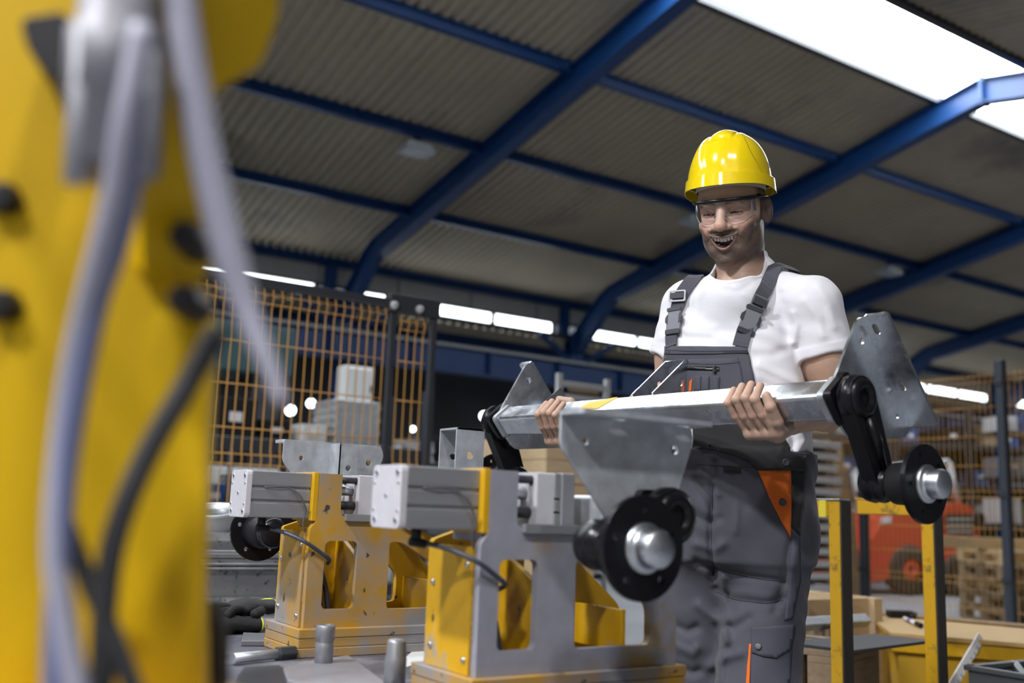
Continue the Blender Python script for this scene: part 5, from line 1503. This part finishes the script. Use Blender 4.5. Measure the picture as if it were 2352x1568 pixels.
FOLD_S = [  # picture-plane fold lines on the shirt: px polyline, height (m), width (m)
    ([(1800, 770), (1775, 735), (1745, 715)], -.0025, .014), ([(1800, 790), (1770, 770), (1735, 765)], .0025, .014), ([(1805, 800), (1775, 815), (1735, 815)], -.003, .012),
    ([(1830, 880), (1790, 860), (1745, 838)], .005, .011), ([(1845, 930), (1800, 900), (1750, 880)], -.005, .010), ([(1850, 960), (1810, 935), (1760, 915)], .005, .010),
    ([(1800, 700), (1798, 740), (1806, 780)], -.003, .013), ([(1822, 720), (1830, 745), (1824, 785)], .006, .010), ([(1850, 690), (1880, 730), (1890, 770)], .004, .012), ([(1880, 660), (1905, 700), (1915, 750)], .004, .012),
    ([(1560, 720), (1590, 745), (1640, 752)], .003, .012), ([(1545, 760), (1580, 775), (1630, 778)], -.004, .010), ([(1690, 660), (1735, 690), (1750, 720)], .003, .010), ([(1620, 650), (1600, 690), (1595, 720)], .003, .010),
    ([(1840, 985), (1850, 1010), (1835, 1035)], .008, .010), ([(1815, 990), (1822, 1015), (1812, 1040)], -.006, .008), ([(1770, 600), (1790, 630), (1795, 660)], .004, .010), ([(1660, 665), (1700, 668), (1740, 640)], -.002, .008)]
FOLD_T = [([(1600, 1100), (1625, 1140), (1640, 1170)], -.007, .010), ([(1610, 1085), (1640, 1110), (1645, 1135)], .006, .010), ([(1590, 1180), (1625, 1200), (1650, 1190)], -.007, .011), ([(1640, 1060), (1638, 1150), (1632, 1240), (1638, 1330)], -.007, .008),
    ([(1600, 1250), (1640, 1262), (1660, 1250)], .006, .011), ([(1600, 1290), (1640, 1305), (1640, 1320)], -.010, .010), ([(1640, 1305), (1720, 1325), (1800, 1335)], -.005, .008), ([(1645, 1350), (1680, 1375), (1760, 1385), (1800, 1375)], -.006, .009),
    ([(1605, 1390), (1650, 1425), (1670, 1470)], .007, .013), ([(1660, 1330), (1668, 1420), (1655, 1568)], .006, .010), ([(1820, 1240), (1805, 1330), (1780, 1400)], -.006, .010), ([(1840, 1150), (1825, 1250), (1812, 1330)], .006, .010),
    ([(1540, 1430), (1580, 1450), (1600, 1440)], -.007, .010), ([(1545, 1480), (1590, 1500), (1600, 1490)], .007, .012), ([(1550, 1530), (1590, 1545), (1605, 1540)], -.007, .010), ([(1690, 1080), (1695, 1150), (1690, 1220)], .003, .009), ([(1720, 1420), (1690, 1440), (1650, 1440)], -.005, .010), ([(1700, 1500), (1660, 1510), (1630, 1530)], .006, .012)]
def prep_folds(fl):
    out = []
    for pts, h, w in fl:
        q = [Lp(x, y, DP - .08) for x, y in pts]
        out.append(([(p[0], p[2]) for p in q], h, w))
    return out
FSH, FTR = prep_folds(FOLD_S), prep_folds(FOLD_T)
def fold_field(x, y, z, fl, vmax):
    # picture-plane positions scaled to the DP-.08 plane
    r = np.zeros_like(x)
    cu, cz = Lw(CAM)[0], HC
    dd = (y - Lw(CAM)[1])
    k = (DP - .08) / np.maximum(dd, .1)
    xx = cu + (x - cu) * k; zz = cz + (z - cz) * k
    for pts, h, w in fl:
        best = np.full_like(x, 9.0)
        for (a, b) in zip(pts[:-1], pts[1:]):
            d0, d1 = b[0] - a[0], b[1] - a[1]
            t = np.clip(((xx - a[0]) * d0 + (zz - a[1]) * d1) / (d0 * d0 + d1 * d1), 0, 1)
            best = np.minimum(best, (xx - a[0] - t * d0) ** 2 + (zz - a[1] - t * d1) ** 2)
        r += h * np.exp(-best / (w * w))
    return r * sst(vmax, vmax - .06, y)
SLv = (EL_ - SL_) / np.linalg.norm(EL_ - SL_); SRv = (ER_ - SR_) / np.linalg.norm(ER_ - SR_)
CUT_L, CUT_R = .125, .135
# neckline ring
RF, RL_, RRt, RB = Lp(1668, 645, 2.365), Lp(1634, 610, 2.44), Lp(1762, 586, 2.42), Lp(1716, 572, 2.515)
RC = (RF + RB) / 2
E2 = (RF - RB) / 2; E1 = (RRt - RL_) / 2; E1 = E1 - E2 * (E1 @ E2) / (E2 @ E2)
RN = np.cross(E1, E2); RN = RN / np.linalg.norm(RN); RN = RN if RN[2] > 0 else -RN
def shirt_sdf(x, y, z):
    d = torso_sdf(x, y, z, .004)
    for S, v, cut in ((SL_, SLv, CUT_L), (SR_, SRv, CUT_R)):
        b = S + v * (cut + .02)
        dd = rcone(x, y, z, S, b, .0665, .0735)
        t = (x - S[0]) * v[0] + (y - S[1]) * v[1] + (z - S[2]) * v[2]
        dd = smax(dd, t - cut, .006)
        dd = dd - .0014 * sst(cut - .026, cut - .022, t)
        d = smin(d, dd, .020)
        d = smin(d, rcone(x, y, z, NECK0 + np.array([.0, .03, -.045]), NECK0 + np.array([-.03, -.03, -.050]), .094, .086), .03)
        d = smin(d, rcone(x, y, z, NECK0 + np.array([0, .03, -.045]), S + np.array([0, 0, .004]), .055, .058), .035)
    d = smin(d, rcone(x, y, z, NECK0 + np.array([.0, .045, -.02]), NECK0 + np.array([.012, .050, .045]), .078, .064), .02)
    d = smin(d, rcone(x, y, z, NECK0 + np.array([.045, .03, .030]), SL_ + np.array([-.03, .005, .014]), .052, .053), .02)
    d = smin(d, rcone(x, y, z, NECK0 + np.array([-.035, .03, .006]), SR_ + np.array([.02, .0, .004]), .050, .048), .02)
    q = (x - RC[0], y - RC[1], z - RC[2])
    ah = q[0] * RN[0] + q[1] * RN[1] + q[2] * RN[2]
    k1 = (q[0] * E1[0] + q[1] * E1[1] + q[2] * E1[2]) / (E1 @ E1); k2 = (q[0] * E2[0] + q[1] * E2[1] + q[2] * E2[2]) / (E2 @ E2)
    d = smax(d, -np.maximum((np.sqrt(k1 * k1 + k2 * k2) - 1) * .066, -.040 - ah), .004)
    d = smax(d, 1.048 - z, .004)
    # hems and general cloth unevenness
    d = d - fold_field(x, y, z, FSH, .06)
    d = d + .0016 * np.sin(x * 61 + z * 37 + 2 * np.sin(z * 23)) * np.sin(y * 47 + z * 53)
    return d
sb = bbox([SL_, SR_, NECK0, np.array([TC[0], TC[1], 1.03])], .12)
sb[0][0] -= .03; sb[1][0] += .04; sb[0][1] -= .08; sb[1][1] += .07; sb[0][2] = 1.0; sb[1][2] = NECK0[2] + .09
V, F = nets(shirt_sdf, sb[0], sb[1], .0036)
shirt = add_np('t_shirt', V, F, CW, person)
shirt['label'] = 'white short-sleeved t-shirt'
VSH, FSH_ = towld(V), F
# sleeve hem stitching ridges
for S, v, cut in ((SL_, SLv, CUT_L), (SR_, SRv, CUT_R)):
    pass

HIPL = np.array([TC[0] + (.074) * TLv[0], TC[1] + (.074) * TLv[1], .90]); HIPR = np.array([TC[0] - (.074) * TLv[0], TC[1] - (.074) * TLv[1], .90])
KNL, KNR = Lp(1742, 1600, 2.37), Lp(1598, 1600, 2.53)
ANL, ANR = KNL + np.array([0, .03, 0]), KNR + np.array([-.01, .02, 0]); ANL[2] = ANR[2] = .10
def trouser_sdf(x, y, z):
    zc = np.maximum(z, .82)
    d = torso_sdf(x + .008, y, zc, .010 + .010 * sst(1.0, 1.06, z)) + np.maximum(.82 - z, 0)
    for H, K, N in ((HIPL, KNL, ANL), (HIPR, KNR, ANR)):
        lg = smin(rcone(x, y, z, H, K, .098, .090), rcone(x, y, z, K, N, .090, .098), .03)
        d = smin(d, lg, .035)
    d = smax(d, z - 1.080, .004); d = smax(d, .06 - z, .004)
    d = d - 1.5 * fold_field(x, y, z, FTR, .10)
    d = d + .0022 * np.sin(x * 51 + z * 29 + 2 * np.sin(z * 19 + y * 11)) * np.sin(y * 37 + z * 43)
    return d
tb_ = bbox([HIPL, HIPR, KNL, KNR, ANL, ANR], .16); tb_[0][2] = .04; tb_[1][2] = 1.14
V, F = nets(trouser_sdf, tb_[0], tb_[1], .0048)
tr = add_np('overall_trousers', V, F, CG, person)
tr['label'] = 'dark grey work trousers of the overalls'
VTR, FTR_ = towld(V), F
def bvh_of(*vf):
    vs, fs, o = [], [], 0
    for v, f in vf:
        vs += [tuple(p) for p in v]; fs += [tuple(int(k) + o for k in q) for q in f]; o += len(v)
    return BVHTree.FromPolygons(vs, fs)
BV = bvh_of((VSH, FSH_), (VTR, FTR_))
BT = bvh_of((VTR, FTR_))
from mathutils.geometry import delaunay_2d_cdt
def inpoly(p, poly):
    c = False
    for i in range(len(poly)):
        a, b = poly[i - 1], poly[i]
        if (a[1] > p[1]) != (b[1] > p[1]) and p[0] < (b[0] - a[0]) * (p[1] - a[1]) / (b[1] - a[1]) + a[0]: c = not c
    return c
def hit(px, py, bv, dflt=2.4):
    v = Vector(ray(px, py)).normalized()
    loc, nor, i, d = bv.ray_cast(Vector(CAM), v)
    if loc is None:
        loc, nor, i, d = bv.find_nearest(Vector(P(px, py, dflt)))
    if nor.dot(v) > 0: nor = -nor
    return loc, nor
def patch(name, poly, off, th, mt, bv=BV, step=7.0, parent=person, label=None, edge=True):
    pts = []
    for i in range(len(poly)):
        a, b = poly[i - 1], poly[i]
        n = max(1, int(math.hypot(b[0] - a[0], b[1] - a[1]) / step))
        pts += [(a[0] + (b[0] - a[0]) * k / n, a[1] + (b[1] - a[1]) * k / n) for k in range(n)]
    nb = len(pts)
    xs, ys = [p[0] for p in poly], [p[1] for p in poly]
    y = min(ys) + step / 2
    while y < max(ys):
        x = min(xs) + step / 2
        while x < max(xs):
            if inpoly((x, y), poly) and min((x - p[0]) ** 2 + (y - p[1]) ** 2 for p in pts[:nb]) > (step * .5) ** 2: pts.append((x, y))
            x += step
        y += step
    vv, ee, ff, *_ = delaunay_2d_cdt([Vector(p) for p in pts], [(i, (i + 1) % nb) for i in range(nb)], [], 1, 1e-4)
    hs = [hit(p.x, p.y, bv) for p in vv]
    V3 = [h[0] + h[1] * off for h in hs]
    N3 = [h[1] for h in hs]
    n = len(V3)
    top = [V3[i] + N3[i] * th for i in range(n)]
    mb = MB()
    fs = []
    for f in ff:
        a, b, c = V3[f[0]], V3[f[1]], V3[f[2]]
        g = tuple(f)
        if (b - a).cross(c - a).dot(N3[f[0]]) < 0: g = g[::-1]
        fs.append(tuple(k + n for k in g)); fs.append(g[::-1])
    # rim
    cnt = {}
    for f in fs[::2]:
        for i in range(len(f)):
            e = (f[i], f[(i + 1) % len(f)]); cnt[e] = 1
    for (a, b) in cnt:
        if (b, a) not in cnt: fs.append((b, a, a - n, b - n))
    mb.add(V3 + top, fs, True)
    o = mb.build(name, mt, parent)
    if label: o['label'] = label
    return o
def snapline(name, px, r, mt, bv=BV, off=.001, parent=person, n=24):
    q = bez([(x, y, 0) for x, y in px], n)
    pts = []
    for p in q:
        l, nn = hit(p[0], p[1], bv); pts.append(l + nn * off)
    mb = MB(); mb.tube(pts, r, 6); return mb.build(name, mt, parent)
# bib: grey panel on the chest, black lower panel, pocket and zip
bib = patch('bib', [(1531, 798), (1560, 799), (1640, 800), (1716, 799), (1724, 830), (1731, 862), (1738, 900), (1760, 940), (1775, 985), (1600, 985), (1555, 960), (1528, 900), (1526, 840)], .004, .0022, CG, label='grey chest bib of the overalls')
patch('bib_hem', [(1531, 797), (1640, 799), (1716, 798), (1719, 813), (1640, 815), (1531, 813)], .0066, .0016, CG, step=6)
patch('chest_pocket', [(1570, 826), (1694, 824), (1704, 850), (1712, 905), (1640, 912), (1575, 905)], .0068, .0014, CG)
patch('black_waist_panel', [(1596, 955), (1700, 962), (1780, 978), (1798, 1003), (1814, 1042), (1846, 1048), (1848, 1078), (1815, 1079), (1737, 1077), (1724, 1062), (1690, 1047), (1640, 1033), (1596, 1028)], .0072, .0022, CB, label='black waist panel')
zp = patch('zip', [(1580, 843), (1654, 845), (1654, 854), (1582, 851)], .0086, .0016, mat('black_zip', (.008, .008, .009), .35), step=5)
l, nn = hit(1645, 851, BV); mb = MB(); mb.box(l + nn * .0125, (.010, .006, .016)); mb.build('zip_pull', BUCK, zp, bevel=.001)
for k, x in enumerate((1600, 1618, 1640)):
    patch('pen_loop', [(x, 866), (x + 14, 866), (x + 13, 900), (x + 1, 900)], .0086, .003, CG, step=5)
patch('orange_pen_tab', [(1588, 878), (1594, 872), (1593, 900), (1587, 900)], .0086, .002, CO, step=4)
for px in ([(1534, 806), (1640, 809), (1716, 807)], [(1572, 835), (1640, 838), (1697, 834)], [(1697, 830), (1704, 862), (1710, 900)]):
    snapline('seam', px, .0007, CN, off=.0088)
# trouser details
op_ = patch('side_pocket', [(1740, 1078), (1815, 1079), (1817, 1150), (1816, 1236), (1793, 1196), (1765, 1140)], .0015, .0016, CO, BT, label='orange side pocket lining')
l, nn = hit(1796, 1153, BT)
mb = MB(); mb.lathe(l + nn * .003, nn, [(0, .0001), (0, .0085), (.003, .0085), (.0036, .007), (.0026, .0055), (.0026, .0001)], 18); mb.build('button', BUCK, op_)
l, nn = hit(1800, 1060, BT)
mb = MB(); mb.lathe(l + nn * .010, nn, [(0, .0001), (0, .0085), (.003, .0085), (.0036, .007), (.0026, .0055), (.0026, .0001)], 18); mb.build('button', BUCK, person)
patch('hip_panel', [(1817, 1079), (1850, 1080), (1850, 1130), (1842, 1180), (1836, 1230), (1818, 1210)], .0015, .0018, CB, BT)
patch('hip_panel_lower', [(1818, 1212), (1836, 1232), (1838, 1330), (1820, 1420), (1800, 1425), (1812, 1340)], .0012, .0012, CN, BT)
patch('belt_loop', [(1663, 1070), (1703, 1072), (1702, 1085), (1663, 1083)], .001, .0022, CB, BT, step=5)
fp = patch('cargo_flap', [(1727, 1441), (1822, 1434), (1812, 1490), (1780, 1511), (1752, 1508), (1728, 1499)], .004, .003, CN, BT, label='dark buttoned flap of the cargo pocket')
patch('cargo_pocket', [(1727, 1448), (1820, 1440), (1812, 1568), (1806, 1640), (1722, 1640), (1724, 1568)], .001, .003, CN, BT)
l, nn = hit(1742, 1486, BT)
mb = MB(); mb.lathe(l + nn * .007, nn, [(0, .0001), (0, .0075), (.003, .0075), (.0034, .006), (.003, .0001)], 16); mb.build('button', BUCK, fp)
patch('orange_piping', [(1721, 1480), (1726, 1478), (1722, 1568), (1718, 1640), (1708, 1640), (1714, 1568)], .001, .0022, CO, BT, step=5)
for px in ([(1600, 1066), (1660, 1068), (1735, 1075)], [(1740, 1080), (1766, 1142), (1795, 1200), (1815, 1240), (1812, 1330)], [(1638, 1090), (1634, 1180), (1634, 1260), (1640, 1320)], [(1640, 1302), (1700, 1318), (1760, 1330), (1805, 1334)], [(1645, 1358), (1690, 1376), (1760, 1384), (1800, 1378)]):
    snapline('seam', px, .0009, CN, BT, off=.0008)
# braces over the shoulders
BS = bvh_of((VSH, FSH_))
def w3(v): return Vector(towld(np.asarray(v, float)[None, :])[0])
def wd(v): return Vector(R0 * v[0] + HOR * v[1] + np.array([0, 0, v[2]]))
cp_ = []
for j in range(72):
    an = 2 * math.pi * j / 72
    dr = E1 * math.cos(an) + E2 * math.sin(an)
    h_ = BS.ray_cast(w3(RC + dr * 1.07 + RN * .10), -wd(RN))[0]
    cp_.append((h_ - w3(RC)).dot(wd(RN)) if h_ is not None else None)
kn = [h_ for h_ in cp_ if h_ is not None]; md_ = sorted(kn)[len(kn) // 2]
cp_ = [md_ if h_ is None or abs(h_ - md_) > .03 else h_ for h_ in cp_]
for _ in range(6): cp_ = [(cp_[j - 1] + cp_[j] * 2 + cp_[(j + 1) % 72]) / 4 for j in range(72)]
mb = MB(); vv_, ff_ = [], []
for j in range(72):
    an = 2 * math.pi * j / 72
    dr = E1 * math.cos(an) + E2 * math.sin(an)
    for (rr_, hh_) in ((1.13, -.006), (1.08, .0025), (1.02, .0045), (.98, .002), (.975, -.016)):
        vv_.append(w3(RC + dr * rr_ + RN * (cp_[j] + hh_)))
for j in range(72):
    for k in range(4):
        a_, b_ = j * 5, ((j + 1) % 72) * 5
        ff_.append((a_ + k, b_ + k, b_ + k + 1, a_ + k + 1))
mb.add(vv_, ff_, True); mb.build('collar', CW, person)
def strap(pts3, width, off, th, mt, name):
    """pts3: world points near the shirt; snapped to it"""
    q = [Vector(p) for p in bez(pts3, 40)]
    sn = [BS.find_nearest(p) for p in q]
    pos = [s[0] for s in sn]; nor = [s[1] for s in sn]
    for _ in range(3):
        nor = [(nor[max(i - 1, 0)] + nor[i] * 2 + nor[min(i + 1, len(nor) - 1)]).normalized() for i in range(len(nor))]
    mb = MB(); v, f = [], []
    for i, (p, n_) in enumerate(zip(pos, nor)):
        t = (pos[min(i + 1, len(pos) - 1)] - pos[max(i - 1, 0)]).normalized()
        s_ = t.cross(n_).normalized() * width / 2
        for (a, b) in ((-1, 0), (1, 0), (1, 1), (-1, 1)):
            v.append(p + s_ * a + n_ * (off + b * th))
    for i in range(len(pos) - 1):
        for k in range(4):
            f.append((i * 4 + k, i * 4 + (k + 1) % 4, (i + 1) * 4 + (k + 1) % 4, (i + 1) * 4 + k))
    f += [(0, 1, 2, 3)[::-1], tuple((len(pos) - 1) * 4 + k for k in range(4))]
    mb.add(v, f); return mb.build(name, mt, person, bevel=.0006, seg=1), pos, nor
def H3(px, py): return np.array(hit(px, py, BS)[0])
def back(p, du, dv, dz): return np.array(p) + R0 * du + HOR * dv + np.array([0, 0, dz])
shl, shr = H3(1592, 645), H3(1822, 607)
sA = [H3(1546, 798), H3(1549, 760), H3(1556, 715), H3(1566, 682), H3(1578, 662), shl, back(shl, .012, .02, .012), back(shl, .02, .045, .016)]
sB = [H3(1700, 798), H3(1711, 760), H3(1727, 715), H3(1744, 680), H3(1768, 645), H3(1796, 616), shr, back(shr, .015, .06, .002), back(shr, .0, .12, -.05), back(shr, -.03, .15, -.14)]
for nm, sp_, bk in (('brace', sA, ((1556, 737), (1560, 683))), ('brace', sB, ((1722, 733), (1738, 693)))):
    st_, pos, nor = strap(sp_, .036, .007, .0026, CG, nm)
    (bx1, by1), (bx2, by2) = bk
    d2 = (Vector(H3(*bk[1])) - Vector(H3(*bk[0]))).normalized()
    for (px, py), kind in ((bk[0], 0), (bk[1], 1)):
        l, nn = hit(px, py, BS)
        l = Vector(l); nn = Vector(nn); nn = (nn - d2 * nn.dot(d2)).normalized(); sd_ = d2.cross(nn)
        o_ = l + nn * .011
        if kind == 0:      # side-release buckle
            mb = MB(); mb.prism(rpoly([(-.021, -.034), (.021, -.034), (.021, -.002), (.017, .006), (.020, .028), (-.020, .028), (-.017, .006), (-.021, -.002)], .003), [], o_, sd_, d2, nn, .006); bo = mb.build('buckle', BUCKL, person, bevel=.0018)
            mb = MB(); mb.prism(rrect(-.0215, -.038, .0215, -.026, .002), [], o_ - nn * .0005, sd_, d2, nn, .009); mb.build('buckle_tongue', BUCK, bo, bevel=.0015)
            for s in (-1, 1):
                mb = MB(); mb.prism(rpoly([(s * .017, -.012), (s * .025, -.006), (s * .0255, .006), (s * .018, .016)], .003), [], o_ - nn * .001, sd_, d2, nn, .008); mb.build('release_lug', BUCK, bo, bevel=.0015)
            mb = MB(); mb.prism(rrect(-.021, .022, .021, .031, .002), [], o_, sd_, d2, nn, .008); mb.build('bar', BUCK, bo, bevel=.0015)
        else:              # ladder slider
            mb = MB(); mb.prism(rrect(-.0225, -.015, .0225, .015, .004), [rrect(-.0185, -.011, .0185, .011, .002)], o_, sd_, d2, nn, .004); so = mb.build('slider', BUCKS, person, bevel=.001)
            mb = MB(); mb.prism(rrect(-.0185, -.007, .0185, .008, .003), [], o_ - nn * .002, sd_, d2, nn, .008); mb.build('folded_webbing', CG, so, bevel=.003)
# boots
for A_ in (ANL, ANR):
    c = A_.copy(); c[2] = 0
    def boot(x, y, z, c=c):
        d = rcone(x, y, z, c + np.array([0, 0, .11]), c + np.array([0, 0, .05]), .055, .055)
        d = smin(d, rcone(x, y, z, c + np.array([0, .02, .045]), c + np.array([TG[0] * .17, TG[1] * .17, .038]), .045, .04), .03)
        return smax(d, -z, .004)
    V, F = nets(boot, c + np.array([-.16, -.28, -.012]), c + np.array([.14, .13, .18]), .007)
    add_np('boot', V, F, BLKM, person)

# ================================================================== hard hat
HHM = Matrix(((HX[0], HY[0], HZ_[0], HO[0]), (HX[1], HY[1], HZ_[1], HO[1]), (HX[2], HY[2], HZ_[2], HO[2]), (0, 0, 0, 1)))
HHM = PM @ HHM @ Matrix.Scale(HS, 4)
# rigid frame without scale for the things worn on the head
HM = HHM.copy()
HATM = HM @ Matrix.Translation((0, 0, .05)) @ Matrix.Rotation(math.radians(12), 4, 'X') @ Matrix.Translation((0, 0, -.05))
hat = thing('hard_hat', 'glossy yellow hard hat on the head of the worker', 'hard hat', mtx=HATM)
HATY = mat('glossy_yellow_shell', (.83, .62, .004), .14, 0, coat=.5, spec=.6)
NA, NE = 240, 84
BZ = .058
def hat_pt(th, e):
    """th azimuth from the front (his left positive), e 0 at the rim .. 1 at the crown"""
    c, s = math.cos(th), math.sin(th)
    ph = e * math.pi / 2
    a, b, h = .0965, .1170, .126
    cp, sp_ = math.cos(ph) ** .80, math.sin(ph) ** .97
    x, y, z = a * s * cp, (b * c) * cp - .010, BZ + h * sp_
    # central ridge with side valleys, notch at the forehead
    n = np.array([x / a ** 2, (y + .01) / b ** 2, (z - BZ) / h ** 2]); n /= np.linalg.norm(n) + 1e-9
    top = min(1, max(0, (e - .45) / .35)); top = top * top * (3 - 2 * top)
    r = .0045 * math.exp(-(x / .020) ** 2) - .0042 * math.exp(-((abs(x) - .029) / .004) ** 2)
    d = r * top * (1 if y < .075 else max(0, 1 - (y - .075) / .02))
    d -= .007 * math.exp(-((y - .066) / .007) ** 2 - (x / .017) ** 2) * (e > .4)
    # S-shaped step on each side
    yy = y - (.040 + .030 * math.sin((z - BZ) / .13 * 3.4 - .3) - .028 * (z - BZ) / .13)
    d += (.0018 * math.tanh(yy / .0016) - .0012 * math.exp(-(yy / .0022) ** 2)) * min(1, max(0, (abs(x) - .034) / .012)) * (z > BZ + .008)
    p = np.array([x, y, z]) + n * d
    return p
v, f = [], []
for i in range(NE + 1):
    for j in range(NA):
        v.append(hat_pt(2 * math.pi * j / NA, i / NE))
for i in range(NE):
    for j in range(NA):
        f.append((i * NA + j, i * NA + (j + 1) % NA, (i + 1) * NA + (j + 1) % NA, (i + 1) * NA + j))
mb = MB(); mb.add(v, f, True); sh = mb.build('shell', HATY, hat, world=False)
sh.modifiers.new('thick', 'SOLIDIFY').thickness = -.003
# brim with rain gutter and front peak
v, f = [], []
def brim(th):
    c, s = math.cos(th), math.sin(th)
    pk = math.exp(-(math.atan2(s, c) / .75) ** 2)
    bk = math.exp(-(math.atan2(-s, -c) / .9) ** 2)
    side = abs(s) ** 3
    dip = math.exp(-((abs(math.atan2(s, c)) - 1.75) / .38) ** 2)
    lo = -.017 - .006 * pk - .004 * bk - .007 * dip
    prof = [(.99, .008), (1.05 + .03 * pk, .007), (1.058 + .075 * pk, .006), (1.085 + .105 * pk, lo), (1.070 + .10 * pk, lo - .0005), (1.035 + .06 * pk, -.002), (.985, .001), (.975, .006)]
    return [np.array([.0965 * s * r, .1170 * c * r - .010, BZ + .003 + z]) for r, z in prof]
rings = [brim(2 * math.pi * j / NA) for j in range(NA)]
mb = MB()
for k in range(len(rings[0]) - 1):
    v = [r_[k] for r_ in rings] + [r_[k + 1] for r_ in rings]
    mb.add(v, [(j, j + NA, (j + 1) % NA + NA, (j + 1) % NA) for j in range(NA)], True)
mb.build('brim', HATY, hat, world=False)
mb = MB(); pts = [(.0800 * math.sin(t), .0975 * math.cos(t) - .012, BZ - .008) for t in [2 * math.pi * k / 48 for k in range(48)]]
v, f = [], []
for k, p in enumerate(pts):
    for z, g in ((-.008, 1.0), (.016, 1.0), (.016, .985), (-.008, .985)): v.append((p[0] * g, (p[1] + .012) * g - .012, p[2] + z))
for k in range(48):
    for m_ in range(4):
        a, b = k * 4, ((k + 1) % 48) * 4
        f.append((a + m_, a + (m_ + 1) % 4, b + (m_ + 1) % 4, b + m_))
mb.add(v, f, True); mb.build('headband', mat('pale_headband', (.45, .42, .36), .7), hat, world=False)
# ================================================================== safety glasses
gl = thing('safety_glasses', 'clear wraparound safety glasses with black brow bar on the worker', 'glasses', mtx=HM)
def gcurve(t, z, push=0.0):
    """wraparound front: t -1..1 from temple to temple"""
    x = .070 * math.sin(t * 1.22) / math.sin(1.22)
    y = .1045 - .052 * (abs(t) ** 2.5) + push
    return np.array([x, y, z])
CLEAR = clear_mat('clear_polycarbonate', (.93, .94, .95), .03)
v, f = [], []
NT = 56
def lens_bottom(t):
    x = abs(gcurve(t, 0)[0])
    nose = math.exp(-(x / .0105) ** 2)
    return -.0185 + .025 * nose - .004 * math.exp(-((x - .03) / .014) ** 2) + .014 * sst(.052, .068, np.array(x)).item()
for i in range(NT + 1):
    t = -1 + 2 * i / NT
    zb_, zt_ = lens_bottom(t), .0255
    for k in range(6):
        w = k / 5
        v.append(gcurve(t, zb_ + (zt_ - zb_) * w, -.004 * (1 - w)))
for i in range(NT):
    for k in range(5):
        f.append((i * 6 + k, (i + 1) * 6 + k, (i + 1) * 6 + k + 1, i * 6 + k + 1))
mb = MB(); mb.add(v, f, True); lens = mb.build('lens', CLEAR, gl, world=False)
mb = MB(); mb.tube([gcurve(-1 + 2 * i / NT, lens_bottom(-1 + 2 * i / NT), -.004) for i in range(NT + 1)], .0009, 6)
mb.build('lens_edge', mat('pale_lens_edge', (.26, .27, .29), .2), lens, world=False)
for s in (-1, 1):
    mb = MB(); mb.tube([gcurve(s * .86, -.010 + .033 * k / 5, .001) for k in range(6)], .0008, 6); mb.build('side_edge', MATS['pale_lens_edge'], lens, world=False)
mb = MB(); mb.tube([gcurve(-1 + 2 * i / 40, 0.0280 + .001 * math.cos((-1 + 2 * i / 40) * 3), .001) for i in range(41)], [.0042 + .0010 * abs(-1 + 2 * i / 40) for i in range(41)], 8); mb.build('brow_bar', BLACK, gl, world=False)
for s in (-1, 1):
    e_ = gcurve(s, .0265)
    mb = MB(); mb.tube([e_, e_ + np.array([s * .006, -.012, .002]), (s * .0800, .020, .026), (s * .0825, -.010, .024), (s * .0805, -.036, .012)], [.0045, .0048, .0034, .0028, .0024], 8); mb.build('temple', BLACK, gl, world=False)
mb = MB(); mb.tube([gcurve(-.16, -.010, -.004), gcurve(-.09, .001, -.005), gcurve(0, .0065, -.005), gcurve(.09, .001, -.005), gcurve(.16, -.010, -.004)], .0016, 6); mb.build('nose_bridge', MATS['pale_lens_edge'], gl, world=False)
